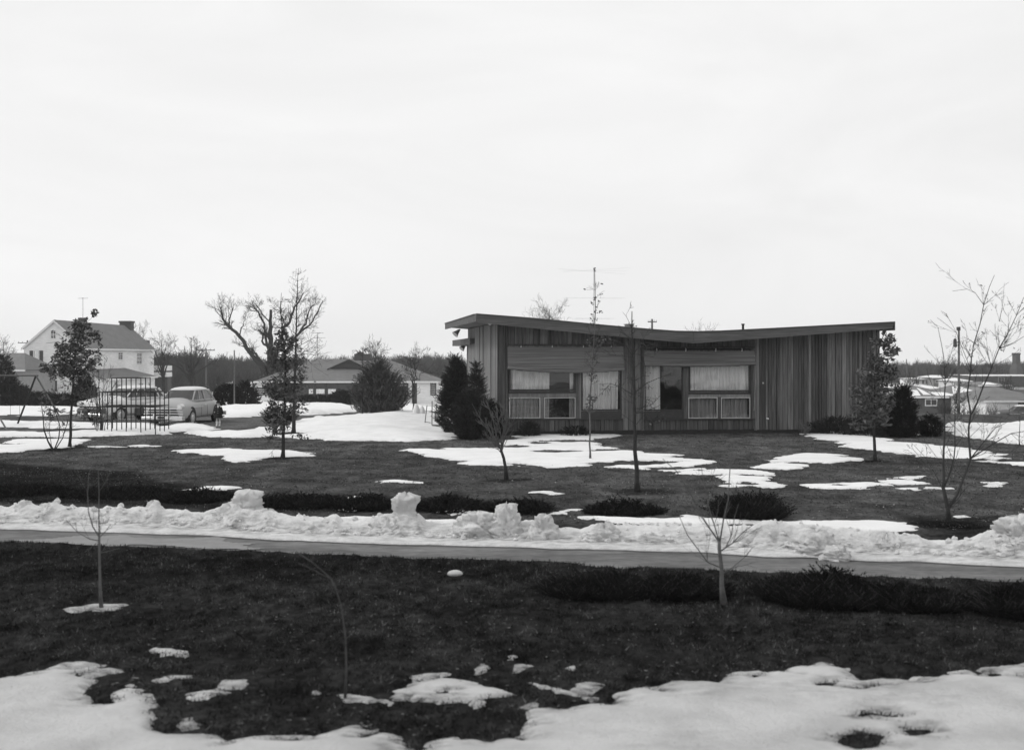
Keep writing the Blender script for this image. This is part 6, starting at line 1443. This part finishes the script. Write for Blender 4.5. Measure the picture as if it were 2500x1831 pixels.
rhouse('low_house', 'small dark roofed house just above the pale house roof', 178, 2392, 2462, 940, 931, 8, M_greywall, M_shingle, 2.0, ((.1, .6, 0, .6),), (), base=-4.4)
for i, (px, D, top, sp, lab) in enumerate(((885, 63, 850, 24, 'thin young tree with a few dry leaves left of the bushy pine'),)):
    sapling('thin_sapling', lab, 'tree', (885, 1012), [([(885,1012),(885,960),(886,910),(885,870),(884,845)], .035, .008, 26)], 214, slen=.8, sr=.008, lv=1, cfg=dict(rmin=.006, up=.08), leaf=dict(s=.07, p=.35), D=63)
for i, (px, D, top, sp) in enumerate(((2380, 112, 985, 26), (2425, 110, 990, 26), (2345, 108, 1000, 22), (2310, 100, 1000, 20))):
    g = random.Random(300 + i); x = at(px, 0, D).x; z0 = gz(x, D); root = empty('bare_shrub', (x, D, z0), 0, ['pale twiggy bush in front of the snow roofed grey house', 'pale twiggy bush left of the dark parked car', 'twiggy bush below the utility pole', 'twiggy bush under the white framed window'][i], 'shrub', 'twiggy bushes on the right')
    b = MB(); tips = []
    for k in range(26): grow(b, (g.uniform(-.5, .5), g.uniform(-.5, .5), 0), rnd_dir((0, 0, 1), R(g.uniform(0, 38)), g), g.uniform(.9, 1.7), .03, 1, g, dict(rmin=.010, kids=4, up=.1, ls=(.4, .7)), tips)
    b.build('stems', M_leaf_pale if i < 2 else M_twig, root)

# far woods: one mass of bare twigs along the skyline
def woods(name, specs, seed, rmin, m):
    g = random.Random(seed); V = []; Fc = []; n = 0
    def seg(a, c, r0_, r1_):
        nonlocal n
        d = unit(c - a); s = unit(d.cross(Vector((g.uniform(-1, 1), g.uniform(-1, 1), .1)))); t = d.cross(s)
        for p, r in ((a, r0_), (c, r1_)):
            for k in range(3):
                an = 2.094 * k; q = p + (s * math.cos(an) + t * math.sin(an)) * r; V.append((q.x, q.y, q.z))
        for k in range(3): k2 = (k + 1) % 3; Fc.append((n + k, n + k2, n + 3 + k2)); Fc.append((n + k, n + 3 + k2, n + 3 + k))
        n += 6
    for (pa, pb, Da, Db, ta, tb, cnt) in specs:
        for _ in range(cnt):
            px = g.uniform(pa, pb); D = g.uniform(Da, Db); top = (ta + (tb - ta) * (px - pa) / (pb - pa)) + g.gauss(0, 4) - 2; x = at(px, 0, D).x; z0 = gz(x, D); H = max(3.0, at(px, top, D).z - z0) * g.uniform(.82, 1.04)
            p0 = Vector((x, D, z0)); hd = H * g.uniform(.25, .4); p1 = p0 + Vector((g.gauss(0, .3), 0, hd)); seg(p0, p1, .18, .12)
            for _k in range(7):
                a = g.uniform(0, 6.28); s = g.uniform(.12, .5) * H * .55; p2 = p1 + Vector((math.cos(a) * s, math.sin(a) * s, (H - hd) * g.uniform(.4, .75))); seg(p1.lerp(p0, g.uniform(0, .3)), p2, .10, rmin * 1.6)
                for _j in range(7):
                    a = g.uniform(0, 6.28); s = g.uniform(.05, .22) * H * .6; q = p1.lerp(p2, g.uniform(.3, 1)); p3 = q + Vector((math.cos(a) * s, math.sin(a) * s, (H - hd) * g.uniform(.12, .36))); seg(q, p3, rmin * 1.5, rmin)
            for _k in range(6):                          # undergrowth
                q = p0 + Vector((g.uniform(-4, 4), g.uniform(-4, 4), 0)); seg(q, q + Vector((g.gauss(0, .7), g.gauss(0, .7), g.uniform(1.5, 4.5))), .05, .02)
    o = np_mesh(name, V, Fc, m); return tag(o, kind='stuff')
woods('far_woods', [(330, 640, 240, 330, 855, 872, 260), (620, 1120, 330, 460, 872, 864, 330), (860, 1140, 300, 420, 866, 876, 160), (-120, 340, 280, 360, 880, 872, 120), (1100, 2150, 360, 470, 884, 886, 260), (2120, 2680, 420, 560, 884, 884, 520), (2120, 2680, 380, 470, 893, 893, 380)], 5, .035, M_twig)
woods('near_thicket', [(380, 640, 185, 235, 895, 905, 90)], 6, .03, M_twig)

# ------------------------------------------------------------------ haze
USE_HAZE = True
if USE_HAZE:
    b = MB(); b.box(-420, 420, -25, 640, -14, 16); hm = bpy.data.materials.new('haze'); hm.use_nodes = True; t = hm.node_tree; t.nodes.clear()
    o_ = t.nodes.new('ShaderNodeOutputMaterial'); v_ = t.nodes.new('ShaderNodeVolumePrincipled'); v_.inputs['Color'].default_value = (.95, .95, .95, 1); v_.inputs['Density'].default_value = 0.00030; v_.inputs['Anisotropy'].default_value = 0.2
    t.links.new(v_.outputs[0], o_.inputs['Volume']); hz = b.build('haze', hm); tag(hz, kind='stuff')
